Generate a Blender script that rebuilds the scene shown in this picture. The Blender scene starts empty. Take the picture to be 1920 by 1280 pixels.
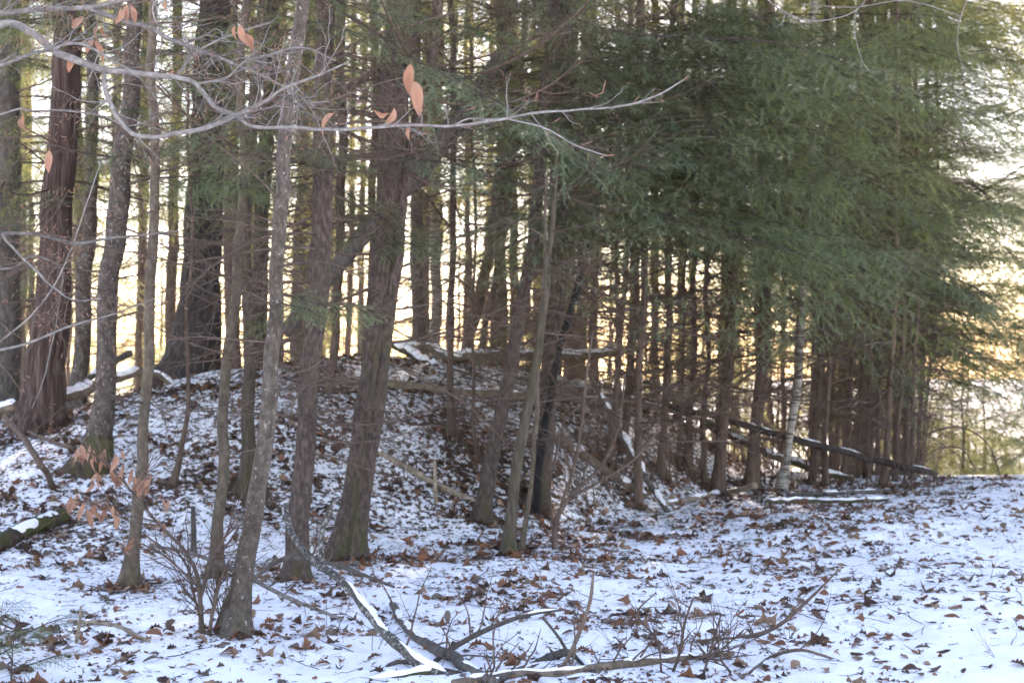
import bpy, math, random
import numpy as np
from mathutils import Vector, Matrix, Euler

SC = bpy.context.scene
COL = SC.collection
rng = np.random.default_rng(7)
random.seed(7)

# ------------------------------------------------------------------ camera
F_PX, CU, CV = 2860.0, 960.0, 640.0          # focal length and centre in photo pixels (1920 wide)
CAM_Z = 1.6
cam = bpy.data.cameras.new('camera')
cam.lens = 36.0 * F_PX / 1920.0
cam.sensor_width = 36.0
cam.clip_start = 0.1
cam.clip_end = 1500
cam.dof.use_dof = True
cam.dof.focus_distance = 6.6
cam.dof.aperture_fstop = 4.6
cam_o = bpy.data.objects.new('camera', cam)
COL.objects.link(cam_o)
cam_o.location = (0, 0, CAM_Z)
cam_o.rotation_euler = (math.radians(90), 0, 0)
SC.camera = cam_o

# ------------------------------------------------------------------ sky and sun
SUN_AZ, SUN_EL = math.radians(6), math.radians(30)
w = bpy.data.worlds.new('World')
SC.world = w
w.use_nodes = True
nt = w.node_tree
nt.nodes.clear()
sky = nt.nodes.new('ShaderNodeTexSky')
sky.sky_type = 'NISHITA'
sky.sun_disc = False
sky.sun_elevation = SUN_EL
sky.sun_rotation = SUN_AZ
sky.air_density = 1.0
sky.dust_density = 0.3
sky.ozone_density = 1.5
bg = nt.nodes.new('ShaderNodeBackground')
bg.inputs['Strength'].default_value = 0.15
wo = nt.nodes.new('ShaderNodeOutputWorld')
nt.links.new(sky.outputs[0], bg.inputs[0])
nt.links.new(bg.outputs[0], wo.inputs[0])
sun = bpy.data.lights.new('sun', 'SUN')
sun.energy = 4.5
sun.angle = math.radians(0.6)
sun.color = (1.0, 0.96, 0.9)
sun_o = bpy.data.objects.new('sun', sun)
COL.objects.link(sun_o)
SV = Vector((math.sin(SUN_AZ) * math.cos(SUN_EL), math.cos(SUN_AZ) * math.cos(SUN_EL), math.sin(SUN_EL)))
sun_o.rotation_euler = SV.to_track_quat('Z', 'Y').to_euler()
sun_o.location = (0, 20, 30)

SC.view_settings.view_transform = 'Standard'
SC.view_settings.look = 'None'
SC.view_settings.exposure = 2.5
SC.view_settings.gamma = 1.0
SC.view_settings.use_curve_mapping = False
SC.view_settings.use_white_balance = True        # the camera's shade setting
SC.view_settings.white_balance_temperature = 7900
SC.view_settings.white_balance_tint = 25
SC.render.engine = 'CYCLES'
cy = SC.cycles
cy.max_bounces = 6
cy.diffuse_bounces = 3
cy.glossy_bounces = 2
cy.transmission_bounces = 4
cy.transparent_max_bounces = 4
cy.volume_bounces = 1
cy.sample_clamp_indirect = 6.0
cy.use_adaptive_sampling = True
cy.adaptive_threshold = 0.03
cy.use_denoising = True
try:
    cy.denoiser = 'OPENIMAGEDENOISE'
    cy.denoising_input_passes = 'RGB_ALBEDO_NORMAL'
except Exception:
    pass

# ------------------------------------------------------------------ noise
def _hash(ix, iy, iz, seed):
    h = (ix * 374761393 + iy * 668265263 + iz * 2147483647 + seed * 974634777) & 0xFFFFFFFF
    h = ((h ^ (h >> 13)) * 1274126177) & 0xFFFFFFFF
    h = h ^ (h >> 16)
    return (h & 0xFFFFFF) / float(0xFFFFFF)

def vnoise(p, seed=0):
    """value noise, p (...,3) -> 0..1"""
    p = np.asarray(p, float)
    i = np.floor(p).astype(np.int64)
    f = p - i
    f = f * f * (3 - 2 * f)
    r = 0
    for dx in (0, 1):
        wx = f[..., 0] if dx else 1 - f[..., 0]
        for dy in (0, 1):
            wy = f[..., 1] if dy else 1 - f[..., 1]
            for dz in (0, 1):
                wz = f[..., 2] if dz else 1 - f[..., 2]
                r = r + wx * wy * wz * _hash(i[..., 0] + dx, i[..., 1] + dy, i[..., 2] + dz, seed)
    return r

def n2(x, y, s, seed):
    x = np.asarray(x, float); y = np.asarray(y, float)
    return vnoise(np.stack([x * s, y * s, np.zeros_like(x) + 0.5], -1), seed) - 0.5

# ------------------------------------------------------------------ terrain height
_fx = np.array([-9, -6, -4, -1.3, 0.2, 1.0, 1.9, 3.2, 6])
_fy = np.array([9.0, 9.3, 10.0, 11.2, 12.6, 13.8, 15.4, 17.0, 18])     # foot of the bank
_cx = np.array([-9, -4.7, -3.2, -1.8, 0.24, 1.13, 2.0, 2.6, 3.2, 4.2, 8])
_ch = np.array([.80, .84, 1.22, 1.42, 1.32, 1.06, .70, .30, .08, 0.0, 0.0])
_ccx = np.array([-9, -4.7, -1.8, .24, 2.0, 3.2, 6])
_ccy = np.array([14.4, 14.8, 15.8, 16.8, 18.0, 18.5, 19])

def H(x, y):
    x = np.asarray(x, float); y = np.asarray(y, float)
    yf = np.interp(x, _fx, _fy); yc = np.interp(x, _ccx, _ccy)
    A = np.interp(x, _cx, _ch)
    t = np.clip((y - yf) / (yc - yf), 0, 1)
    s = t * t * (3 - 2 * t) * 0.75 + t * 0.25
    back = np.clip((y - yc) / 14.0, 0, 1)
    h = A * s - (A + 0.5) * back * back * (3 - 2 * back)
    right = 1 / (1 + np.exp(-(x - 2.6) * 1.5))
    drop = np.clip((y - 16.8) / 22, 0, 1)
    h = h - right * (drop * drop * 0.6 + drop * 0.9) * 1.3
    far = np.clip((y - 30) / 120, 0, 1)
    h = h - far * 5.0
    h = h + 0.008 * np.clip((x - 2.5), 0, 4) * np.clip((y - 9) / 8, 0, 1) * (1 - drop)
    h = h + n2(x, y, 0.7, 1) * 0.16 + n2(x, y, 1.9, 2) * 0.07 + n2(x, y, 5.0, 3) * 0.03
    return h

def H1(x, y):
    return float(H(np.array([x]), np.array([y]))[0])

def P(u, v, y):
    return np.array([(u - CU) / F_PX * y, y, CAM_Z + (CV - v) / F_PX * y])

def G(u, v, off=0.0):
    ys = np.linspace(5.0, 40.0, 1400)
    xs = (u - CU) / F_PX * ys
    zs = CAM_Z + (CV - v) / F_PX * ys
    d = zs - H(xs, ys)
    k = np.argmax(d < 0)
    if d[k] >= 0:
        k = np.argmin(d)
    y = ys[k]
    x = xs[k]
    return np.array([x, y, H1(x, y) + off])

# ------------------------------------------------------------------ mesh helpers
class Geo:
    def __init__(self):
        self.V = []; self.Q = []; self.T = []; self.qm = []; self.tm = []; self.n = 0
    def add(self, V, Q=None, T=None, m=0):
        V = np.asarray(V, float).reshape(-1, 3)
        if Q is not None and len(Q):
            Q = np.asarray(Q, np.int64); self.Q.append(Q + self.n); self.qm.append(np.full(len(Q), m, np.int32))
        if T is not None and len(T):
            T = np.asarray(T, np.int64); self.T.append(T + self.n); self.tm.append(np.full(len(T), m, np.int32))
        self.V.append(V); self.n += len(V)
    def tube(self, pts, rad, sides=4, m=0, disp=None, cap=True):
        V, Q, T = tube(pts, rad, sides, disp, cap)
        self.add(V, Q, T, m)
    def mesh(self, name, mats, smooth=True):
        V = np.concatenate(self.V) if self.V else np.zeros((0, 3))
        Q = np.concatenate(self.Q) if self.Q else np.zeros((0, 4), np.int64)
        T = np.concatenate(self.T) if self.T else np.zeros((0, 3), np.int64)
        mi = np.concatenate([a for a in (self.qm + self.tm)]) if (self.qm or self.tm) else np.zeros(0, np.int32)
        me = bpy.data.meshes.new(name)
        me.vertices.add(len(V)); me.vertices.foreach_set('co', V.astype(np.float32).ravel())
        nl = Q.size + T.size
        me.loops.add(nl)
        me.loops.foreach_set('vertex_index', np.concatenate([Q.ravel(), T.ravel()]).astype(np.int32))
        me.polygons.add(len(Q) + len(T))
        ls = np.concatenate([np.arange(len(Q)) * 4, Q.size + np.arange(len(T)) * 3]).astype(np.int32)
        me.polygons.foreach_set('loop_start', ls)
        me.polygons.foreach_set('material_index', mi)
        me.polygons.foreach_set('use_smooth', np.full(len(ls), smooth))
        for mt in mats:
            me.materials.append(mt)
        me.update(calc_edges=True)
        me.validate()
        return me

def tube(pts, rad, sides=4, disp=None, cap=True):
    pts = np.asarray(pts, float); n = len(pts)
    rad = np.broadcast_to(np.asarray(rad, float), (n,))
    t = np.gradient(pts, axis=0)
    t /= np.linalg.norm(t, axis=1)[:, None] + 1e-12
    mt = np.abs(t.mean(0))
    ref = np.zeros(3); ref[np.argmin(mt)] = 1
    a = np.cross(t, ref); a /= np.linalg.norm(a, axis=1)[:, None] + 1e-12
    b = np.cross(t, a)
    th = np.arange(sides) / sides * 2 * np.pi
    c, s = np.cos(th), np.sin(th)
    rr = rad[:, None] * np.ones(sides)[None]
    dirs = a[:, None, :] * c[None, :, None] + b[:, None, :] * s[None, :, None]
    if disp is not None:
        rr = disp(rr, dirs, pts)
    V = pts[:, None, :] + dirs * rr[..., None]
    V = V.reshape(-1, 3)
    i = np.arange(n - 1)[:, None] * sides
    j = np.arange(sides)[None]
    k = (j + 1) % sides
    Q = np.stack([i + j, i + k, i + sides + k, i + sides + j], -1).reshape(-1, 4)
    T = None
    if cap:
        V = np.concatenate([V, pts[:1], pts[-1:]])
        c0, c1 = n * sides, n * sides + 1
        jj = np.arange(sides); kk = (jj + 1) % sides
        T = np.concatenate([np.stack([np.full(sides, c0), kk, jj], -1),
                            np.stack([np.full(sides, c1), (n - 1) * sides + jj, (n - 1) * sides + kk], -1)])
    return V, Q, T

def spline(ctrl, step):
    """Catmull-Rom through rows of ctrl (any number of columns; first 3 are xyz)"""
    c = np.asarray(ctrl, float)
    if len(c) == 2:
        n = max(2, int(np.linalg.norm(c[1, :3] - c[0, :3]) / step) + 1)
        t = np.linspace(0, 1, n)[:, None]
        return c[0] * (1 - t) + c[1] * t
    e = np.vstack([2 * c[0] - c[1], c, 2 * c[-1] - c[-2]])
    out = []
    for i in range(len(c) - 1):
        p0, p1, p2, p3 = e[i], e[i + 1], e[i + 2], e[i + 3]
        n = max(1, int(np.linalg.norm(p2[:3] - p1[:3]) / step))
        t = (np.arange(n) / n)[:, None]
        out.append(0.5 * ((2 * p1) + (-p0 + p2) * t + (2 * p0 - 5 * p1 + 4 * p2 - p3) * t ** 2 + (-p0 + 3 * p1 - 3 * p2 + p3) * t ** 3))
    out.append(c[-1:])
    return np.vstack(out)

def link(name, data, parent=None, loc=None, rot=None, scale=None):
    o = bpy.data.objects.new(name, data)
    COL.objects.link(o)
    if parent is not None:
        o.parent = parent
    if loc is not None:
        o.location = loc
    if rot is not None:
        o.rotation_euler = rot
    if scale is not None:
        o.scale = (scale, scale, scale) if np.isscalar(scale) else scale
    return o

def tag(o, label, cat, group=None, kind=None):
    if label: o['label'] = label
    if cat: o['category'] = cat
    if group: o['group'] = group
    if kind: o['kind'] = kind
    return o

def empty(name, loc, label, cat, group=None):
    o = bpy.data.objects.new(name, None)
    o.empty_display_size = 0.2
    COL.objects.link(o)
    o.location = loc
    return tag(o, label, cat, group)

# ------------------------------------------------------------------ materials
def newmat(name):
    m = bpy.data.materials.new(name)
    m.use_nodes = True
    t = m.node_tree
    t.nodes.clear()
    out = t.nodes.new('ShaderNodeOutputMaterial')
    return m, t, out

def N(t, kind, **kw):
    n = t.nodes.new(kind)
    for k, v in kw.items():
        if k in n.inputs:
            n.inputs[k].default_value = v
        else:
            setattr(n, k, v)
    return n

def ramp(t, fac, stops):
    r = t.nodes.new('ShaderNodeValToRGB')
    cr = r.color_ramp
    while len(cr.elements) < len(stops):
        cr.elements.new(0.5)
    for e, (p, c) in zip(cr.elements, stops):
        e.position = p
        e.color = (c[0], c[1], c[2], 1)
    t.links.new(fac, r.inputs[0])
    return r.outputs[0]

def mixc(t, fac, a, b, mode='MIX'):
    m = t.nodes.new('ShaderNodeMix')
    m.data_type = 'RGBA'; m.blend_type = mode
    for sock, v in ((m.inputs[0], fac), (m.inputs[6], a), (m.inputs[7], b)):
        if isinstance(v, bpy.types.NodeSocket):
            t.links.new(v, sock)
        elif np.isscalar(v):
            sock.default_value = v
        else:
            sock.default_value = (v[0], v[1], v[2], 1)
    return m.outputs[2]

def mathn(t, op, a, b=None, clamp=False):
    m = t.nodes.new('ShaderNodeMath'); m.operation = op; m.use_clamp = clamp
    for i, v in enumerate((a, b)):
        if v is None: continue
        if isinstance(v, bpy.types.NodeSocket): t.links.new(v, m.inputs[i])
        else: m.inputs[i].default_value = v
    return m.outputs[0]

def coords(t, scale):
    tc = t.nodes.new('ShaderNodeTexCoord')
    mp = t.nodes.new('ShaderNodeMapping')
    mp.inputs['Scale'].default_value = scale
    t.links.new(tc.outputs['Object'], mp.inputs[0])
    return mp.outputs[0]

def noise(t, vec, scale, detail=3, rough=0.55):
    n = t.nodes.new('ShaderNodeTexNoise')
    n.inputs['Scale'].default_value = scale
    n.inputs['Detail'].default_value = detail
    n.inputs['Roughness'].default_value = rough
    if vec is not None:
        t.links.new(vec, n.inputs['Vector'])
    return n.outputs['Fac']

def bark(name, dark, mid, light, zs=0.14, scale=42, moss=0.0, lichen=0.0, rough=0.9, bump=0.6, mosscol=(0.055, 0.06, 0.018)):
    m, t, out = newmat(name)
    dark, mid, light = [tuple(c * k for c in col) for col, k in ((dark, .62), (mid, .78), (light, .92))]
    v = coords(t, (1, 1, zs))
    f = noise(t, v, scale, 5, 0.6)
    c = ramp(t, f, [(0.30, dark), (0.5, mid), (0.72, light)])
    big = noise(t, coords(t, (1, 1, 0.45)), 3.2, 3)
    c = mixc(t, mathn(t, 'MULTIPLY', big, 0.55), c, mid)
    oi = t.nodes.new('ShaderNodeObjectInfo')
    hsv = t.nodes.new('ShaderNodeHueSaturation')
    t.links.new(mathn(t, 'ADD', mathn(t, 'MULTIPLY', oi.outputs['Random'], 0.35), 0.83), hsv.inputs['Value'])
    t.links.new(c, hsv.inputs['Color'])
    c = hsv.outputs[0]
    if moss > 0:
        k = noise(t, coords(t, (1, 1, 0.3)), 6.0, 4, 0.6)
        k = ramp(t, k, [(0.62 - 0.25 * moss, (0, 0, 0)), (0.72 - 0.2 * moss, (1, 1, 1))])
        c = mixc(t, mathn(t, 'MULTIPLY', k, min(1, 0.5 + 0.5 * moss)), c, mosscol)
    if lichen > 0:
        k = noise(t, coords(t, (1, 1, 0.7)), 55.0, 4, 0.65)
        k = ramp(t, k, [(0.62 - 0.14 * lichen, (0, 0, 0)), (0.66 - 0.12 * lichen, (1, 1, 1))])
        c = mixc(t, mathn(t, 'MULTIPLY', k, 0.75), c, (0.36, 0.36, 0.32))
    b = N(t, 'ShaderNodeBsdfPrincipled', Roughness=rough)
    b.inputs['Specular IOR Level'].default_value = 0.25
    t.links.new(c, b.inputs['Base Color'])
    bp = N(t, 'ShaderNodeBump', Strength=bump, Distance=0.02)
    t.links.new(f, bp.inputs['Height'])
    t.links.new(bp.outputs[0], b.inputs['Normal'])
    t.links.new(b.outputs[0], out.inputs[0])
    return m

M = {}
M['hemlock'] = bark('bark_hemlock', (0.03, 0.021, 0.017), (0.085, 0.061, 0.05), (0.165, 0.128, 0.108), moss=0.28, zs=0.42, scale=44, bump=1.0)
M['hemlock_moss'] = bark('bark_hemlock_mossy', (0.03, 0.025, 0.018), (0.075, 0.06, 0.043), (0.13, 0.108, 0.085), moss=0.45, mosscol=(0.045, 0.045, 0.018))
M['pine'] = bark('bark_pine', (0.011, 0.009, 0.008), (0.042, 0.035, 0.032), (0.09, 0.078, 0.072), zs=0.22, scale=26, bump=0.9)
M['cedar'] = bark('bark_shaggy', (0.02, 0.012, 0.01), (0.082, 0.05, 0.04), (0.19, 0.145, 0.125), zs=0.05, scale=34, bump=0.9)
M['grey'] = bark('bark_grey', (0.05, 0.039, 0.031), (0.112, 0.089, 0.071), (0.19, 0.158, 0.134), zs=0.6, scale=34, lichen=0.02, bump=0.35, moss=0.1)
M['maple'] = bark('bark_maple', (0.05, 0.038, 0.027), (0.108, 0.085, 0.062), (0.17, 0.14, 0.108), zs=0.5, scale=30, bump=0.4, moss=0.15)
M['ybirch'] = bark('bark_yellow_birch', (0.035, 0.027, 0.022), (0.09, 0.07, 0.058), (0.18, 0.15, 0.13), zs=0.7, scale=22, lichen=0.1, bump=0.5)
M['stand'] = bark('bark_stand', (0.045, 0.03, 0.022), (0.118, 0.08, 0.06), (0.17, 0.125, 0.1), zs=0.2, scale=40, moss=0.06)
M['dead'] = bark('bark_dead', (0.05, 0.043, 0.037), (0.1, 0.086, 0.075), (0.17, 0.15, 0.132), zs=0.3, scale=30)
M['black'] = bark('bark_black', (0.008, 0.007, 0.007), (0.018, 0.017, 0.017), (0.04, 0.038, 0.036), zs=0.3, scale=30)
M['twig'] = bark('bark_twig', (0.075, 0.05, 0.038), (0.13, 0.09, 0.07), (0.185, 0.14, 0.115), zs=1, scale=20, bump=0.1)
M['bough_wood'] = bark('bark_bough', (0.035, 0.028, 0.022), (0.065, 0.05, 0.04), (0.1, 0.08, 0.066), zs=1, scale=20, bump=0.1)
M['twig_grey'] = bark('bark_twig_grey', (0.13, 0.115, 0.103), (0.21, 0.19, 0.173), (0.33, 0.305, 0.285), zs=1, scale=36, bump=0.15)
M['log'] = bark('bark_log', (0.07, 0.05, 0.036), (0.17, 0.125, 0.092), (0.27, 0.21, 0.165), zs=1, scale=16, moss=0.12)
M['log_pale'] = bark('bark_log_pale', (0.15, 0.115, 0.08), (0.28, 0.22, 0.16), (0.42, 0.35, 0.28), zs=1, scale=14)
M['log_moss'] = bark('bark_log_moss', (0.03, 0.022, 0.016), (0.075, 0.055, 0.04), (0.14, 0.105, 0.08), zs=1, scale=14, moss=0.55)
M['log_dark'] = bark('bark_log_dark', (0.018, 0.013, 0.011), (0.042, 0.032, 0.027), (0.085, 0.068, 0.058), zs=1, scale=16)
M['lichen'] = bark('bark_lichen', (0.035, 0.03, 0.027), (0.08, 0.07, 0.062), (0.14, 0.125, 0.11), zs=1, scale=20, lichen=.55)

def birch_mat():
    m, t, out = newmat('bark_white_birch')
    f = noise(t, coords(t, (1.2, 1.2, 9)), 5.0, 3, 0.6)
    c = ramp(t, f, [(0.40, (0.045, 0.036, 0.03)), (0.48, (0.2, 0.18, 0.155)), (0.72, (0.34, 0.315, 0.28))])
    b = N(t, 'ShaderNodeBsdfPrincipled', Roughness=0.8)
    t.links.new(c, b.inputs['Base Color']); t.links.new(b.outputs[0], out.inputs[0])
    return m
M['birch'] = birch_mat()

def snow_mat(name, ground=False):
    m, t, out = newmat(name)
    tc = t.nodes.new('ShaderNodeTexCoord')
    b = N(t, 'ShaderNodeBsdfPrincipled', Roughness=0.75)
    b.inputs['Specular IOR Level'].default_value = 0.2
    f = noise(t, tc.outputs['Object'], 7.0, 4)
    c = ramp(t, f, [(0.3, (0.78, 0.79, 0.82)), (0.7, (0.86, 0.865, 0.885))])
    bumpsrc = noise(t, tc.outputs['Object'], 45.0, 4, 0.65)
    if ground:
        at = t.nodes.new('ShaderNodeAttribute'); at.attribute_name = 'litter'
        mp = t.nodes.new('ShaderNodeMapping'); mp.inputs['Scale'].default_value = (1, 0.8, 0.8)
        t.links.new(tc.outputs['Object'], mp.inputs[0])
        n1 = noise(t, mp.outputs[0], 19.0, 6, 0.72)
        th = mathn(t, 'SUBTRACT', n1, mathn(t, 'SUBTRACT', 0.78, mathn(t, 'MULTIPLY', at.outputs['Fac'], 0.32)))
        k = mathn(t, 'MULTIPLY', th, 22.0, clamp=True)
        n2_ = noise(t, tc.outputs['Object'], 60.0, 4, 0.7)
        lit = ramp(t, n2_, [(0.3, (0.02, 0.014, 0.01)), (0.5, (0.07, 0.042, 0.028)), (0.68, (0.16, 0.09, 0.055)), (0.8, (0.24, 0.17, 0.12))])
        c = mixc(t, k, c, lit)
    t.links.new(c, b.inputs['Base Color'])
    bp = N(t, 'ShaderNodeBump', Strength=0.55, Distance=0.02)
    t.links.new(bumpsrc, bp.inputs['Height'])
    t.links.new(bp.outputs[0], b.inputs['Normal'])
    t.links.new(b.outputs[0], out.inputs[0])
    return m
M['snow'] = snow_mat('snow')
M['ground'] = snow_mat('snow_over_leaf_litter', True)

def needle_mat(name, c1, c2, tr, mixf=0.35, warm=(0.09, 0.13, 0.075)):
    m, t, out = newmat(name)
    g = t.nodes.new('ShaderNodeNewGeometry')
    oi = t.nodes.new('ShaderNodeObjectInfo')
    r = mathn(t, 'FRACT', mathn(t, 'ADD', g.outputs['Random Per Island'], oi.outputs['Random']))
    c = ramp(t, r, [(0.0, c1), (1.0, c2)])
    hsv = t.nodes.new('ShaderNodeHueSaturation')
    r2 = mathn(t, 'FRACT', mathn(t, 'MULTIPLY', oi.outputs['Random'], 7.31))
    c = mixc(t, mathn(t, 'MULTIPLY', r2, 0.55), c, warm)
    t.links.new(mathn(t, 'ADD', mathn(t, 'MULTIPLY', oi.outputs['Random'], 0.85), 0.6), hsv.inputs['Value'])
    t.links.new(c, hsv.inputs['Color'])
    b = N(t, 'ShaderNodeBsdfPrincipled', Roughness=0.42)
    b.inputs['Specular IOR Level'].default_value = 0.35
    t.links.new(hsv.outputs[0], b.inputs['Base Color'])
    tl = N(t, 'ShaderNodeBsdfTranslucent')
    tl.inputs['Color'].default_value = (*tr, 1)
    mx = N(t, 'ShaderNodeMixShader')
    mx.inputs[0].default_value = mixf
    t.links.new(b.outputs[0], mx.inputs[1]); t.links.new(tl.outputs[0], mx.inputs[2])
    t.links.new(mx.outputs[0], out.inputs[0])
    return m
M['needle'] = needle_mat('hemlock_needles', (0.062, 0.118, 0.082), (0.12, 0.185, 0.138), (0.32, 0.36, 0.07), 0.4)
M['needle_far'] = needle_mat('needles_sunlit', (0.06, 0.085, 0.035), (0.1, 0.115, 0.05), (0.52, 0.5, 0.18), 0.62, (0.1, 0.12, 0.05))  # far boughs: yellow of sun shining through is put into these colours

def leaf_mat(name, stops, tr, mixf=0.25):
    m, t, out = newmat(name)
    g = t.nodes.new('ShaderNodeNewGeometry'); oi = t.nodes.new('ShaderNodeObjectInfo')
    r = mathn(t, 'FRACT', mathn(t, 'ADD', g.outputs['Random Per Island'], oi.outputs['Random']))
    c = ramp(t, r, stops)
    tc = t.nodes.new('ShaderNodeTexCoord')
    k = noise(t, tc.outputs['Object'], 30.0, 3)
    c = mixc(t, 0.6, c, ramp(t, k, [(0.25, (0.4, 0.38, 0.36)), (0.75, (1, 1, 1))]), 'MULTIPLY')
    b = N(t, 'ShaderNodeBsdfPrincipled', Roughness=0.6)
    b.inputs['Specular IOR Level'].default_value = 0.3
    t.links.new(c, b.inputs['Base Color'])
    tl = N(t, 'ShaderNodeBsdfTranslucent'); tl.inputs['Color'].default_value = (*tr, 1)
    mx = N(t, 'ShaderNodeMixShader'); mx.inputs[0].default_value = mixf
    t.links.new(b.outputs[0], mx.inputs[1]); t.links.new(tl.outputs[0], mx.inputs[2])
    t.links.new(mx.outputs[0], out.inputs[0])
    return m
LEAFM = {
    'rust': leaf_mat('leaf_rust', [(0, (0.2, 0.082, 0.045)), (1, (0.3, 0.14, 0.078))], (0.22, 0.08, 0.03)),
    'tan': leaf_mat('leaf_tan', [(0, (0.27, 0.165, 0.105)), (1, (0.38, 0.25, 0.16))], (0.25, 0.13, 0.06)),
    'dark brown': leaf_mat('leaf_dark', [(0, (0.06, 0.034, 0.023)), (1, (0.12, 0.065, 0.042))], (0.1, 0.04, 0.02)),
    'greyish brown': leaf_mat('leaf_greyish', [(0, (0.13, 0.1, 0.075)), (1, (0.22, 0.175, 0.14))], (0.15, 0.1, 0.06)),
}
M['beech_leaf'] = leaf_mat('leaf_beech', [(0, (0.33, 0.17, 0.115)), (1, (0.46, 0.27, 0.19))], (0.45, 0.2, 0.1), 0.25)
M['bud'] = leaf_mat('bud', [(0, (0.26, 0.13, 0.09)), (1, (0.34, 0.18, 0.12))], (0.2, 0.08, 0.04), 0.1)
M['fern'] = leaf_mat('leaf_evergreen', [(0, (0.02, 0.05, 0.02)), (1, (0.04, 0.085, 0.03))], (0.05, 0.1, 0.02))
M['straw'] = leaf_mat('grass_straw', [(0, (0.3, 0.23, 0.15)), (1, (0.4, 0.33, 0.22))], (0.3, 0.2, 0.1))

# ------------------------------------------------------------------ ground
def axis(lo, hi, step, far_lo, far_hi, k=1.22):
    a = list(np.arange(lo, hi + 1e-6, step))
    s = step
    x = a[-1]
    while x < far_hi:
        s *= k; x += s; a.append(x)
    s = step; x = a[0]; pre = []
    while x > far_lo:
        s *= k; x -= s; pre.append(x)
    return np.array(pre[::-1] + a)

GROUND = {}
def build_ground():
    xs = axis(-6.6, 6.9, 0.04, -160, 160)
    ys = axis(6.6, 19.0, 0.04, -40, 330)
    X, Y = np.meshgrid(xs, ys)
    Z = H(X, Y)
    near = (np.clip((Y - 5) / 1, 0, 1) * np.clip((22 - Y) / 2, 0, 1))
    Z = Z + near * (n2(X, Y, 3.3, 8) * 0.03 + n2(X, Y, 11, 5) * 0.034 + n2(X, Y, 22, 6) * 0.018)
    nx, ny = len(xs), len(ys)
    g = Geo()
    i = np.arange(ny - 1)[:, None] * nx; j = np.arange(nx - 1)[None]
    Q = np.stack([i + j, i + j + 1, i + nx + j + 1, i + nx + j], -1).reshape(-1, 4)
    g.add(np.stack([X, Y, Z], -1), Q)
    me = g.mesh('ground', [M['ground']])
    lit = litter(X, Y)
    a = me.attributes.new('litter', 'FLOAT', 'POINT')
    a.data.foreach_set('value', lit.astype(np.float32).ravel())
    o = link('ground', me)
    GROUND.update(me=me, X=X, Y=Y, lit=lit)
    o['kind'] = 'structure'
    o['label'] = 'thin snow over brown leaf litter on the woodland ground'

def litter(X, Y):
    U = CU + X / np.maximum(Y, 1) * F_PX
    yf = np.interp(X, _fx, _fy); yc = np.interp(X, _ccx, _ccy)
    t = np.clip((Y - yf) / (yc - yf), 0, 1)
    bank = np.clip(t * 5, 0, 1) * np.clip((1.02 - t) * 6, 0, 1) * np.interp(X, [-5, -3.2, -2, -.4, .6, 2.6, 3.6], [.55, .8, 1, .9, .5, .3, .1])
    base = np.interp(U, [0, 500, 1150, 1550, 1800, 1950], [.6, .62, .62, .53, .38, .24]) * np.interp(Y, [7, 9, 12, 16], [.72, .92, 1.15, 1.35])
    lit = base + 0.17 * bank + n2(X, Y, 0.9, 11) * 0.45 + n2(X, Y, 2.5, 12) * 0.35
    return np.clip(lit, 0, 1)

build_ground()

# ------------------------------------------------------------------ foliage prototypes
def unit(v):
    return v / (np.linalg.norm(v) + 1e-12)

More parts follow.
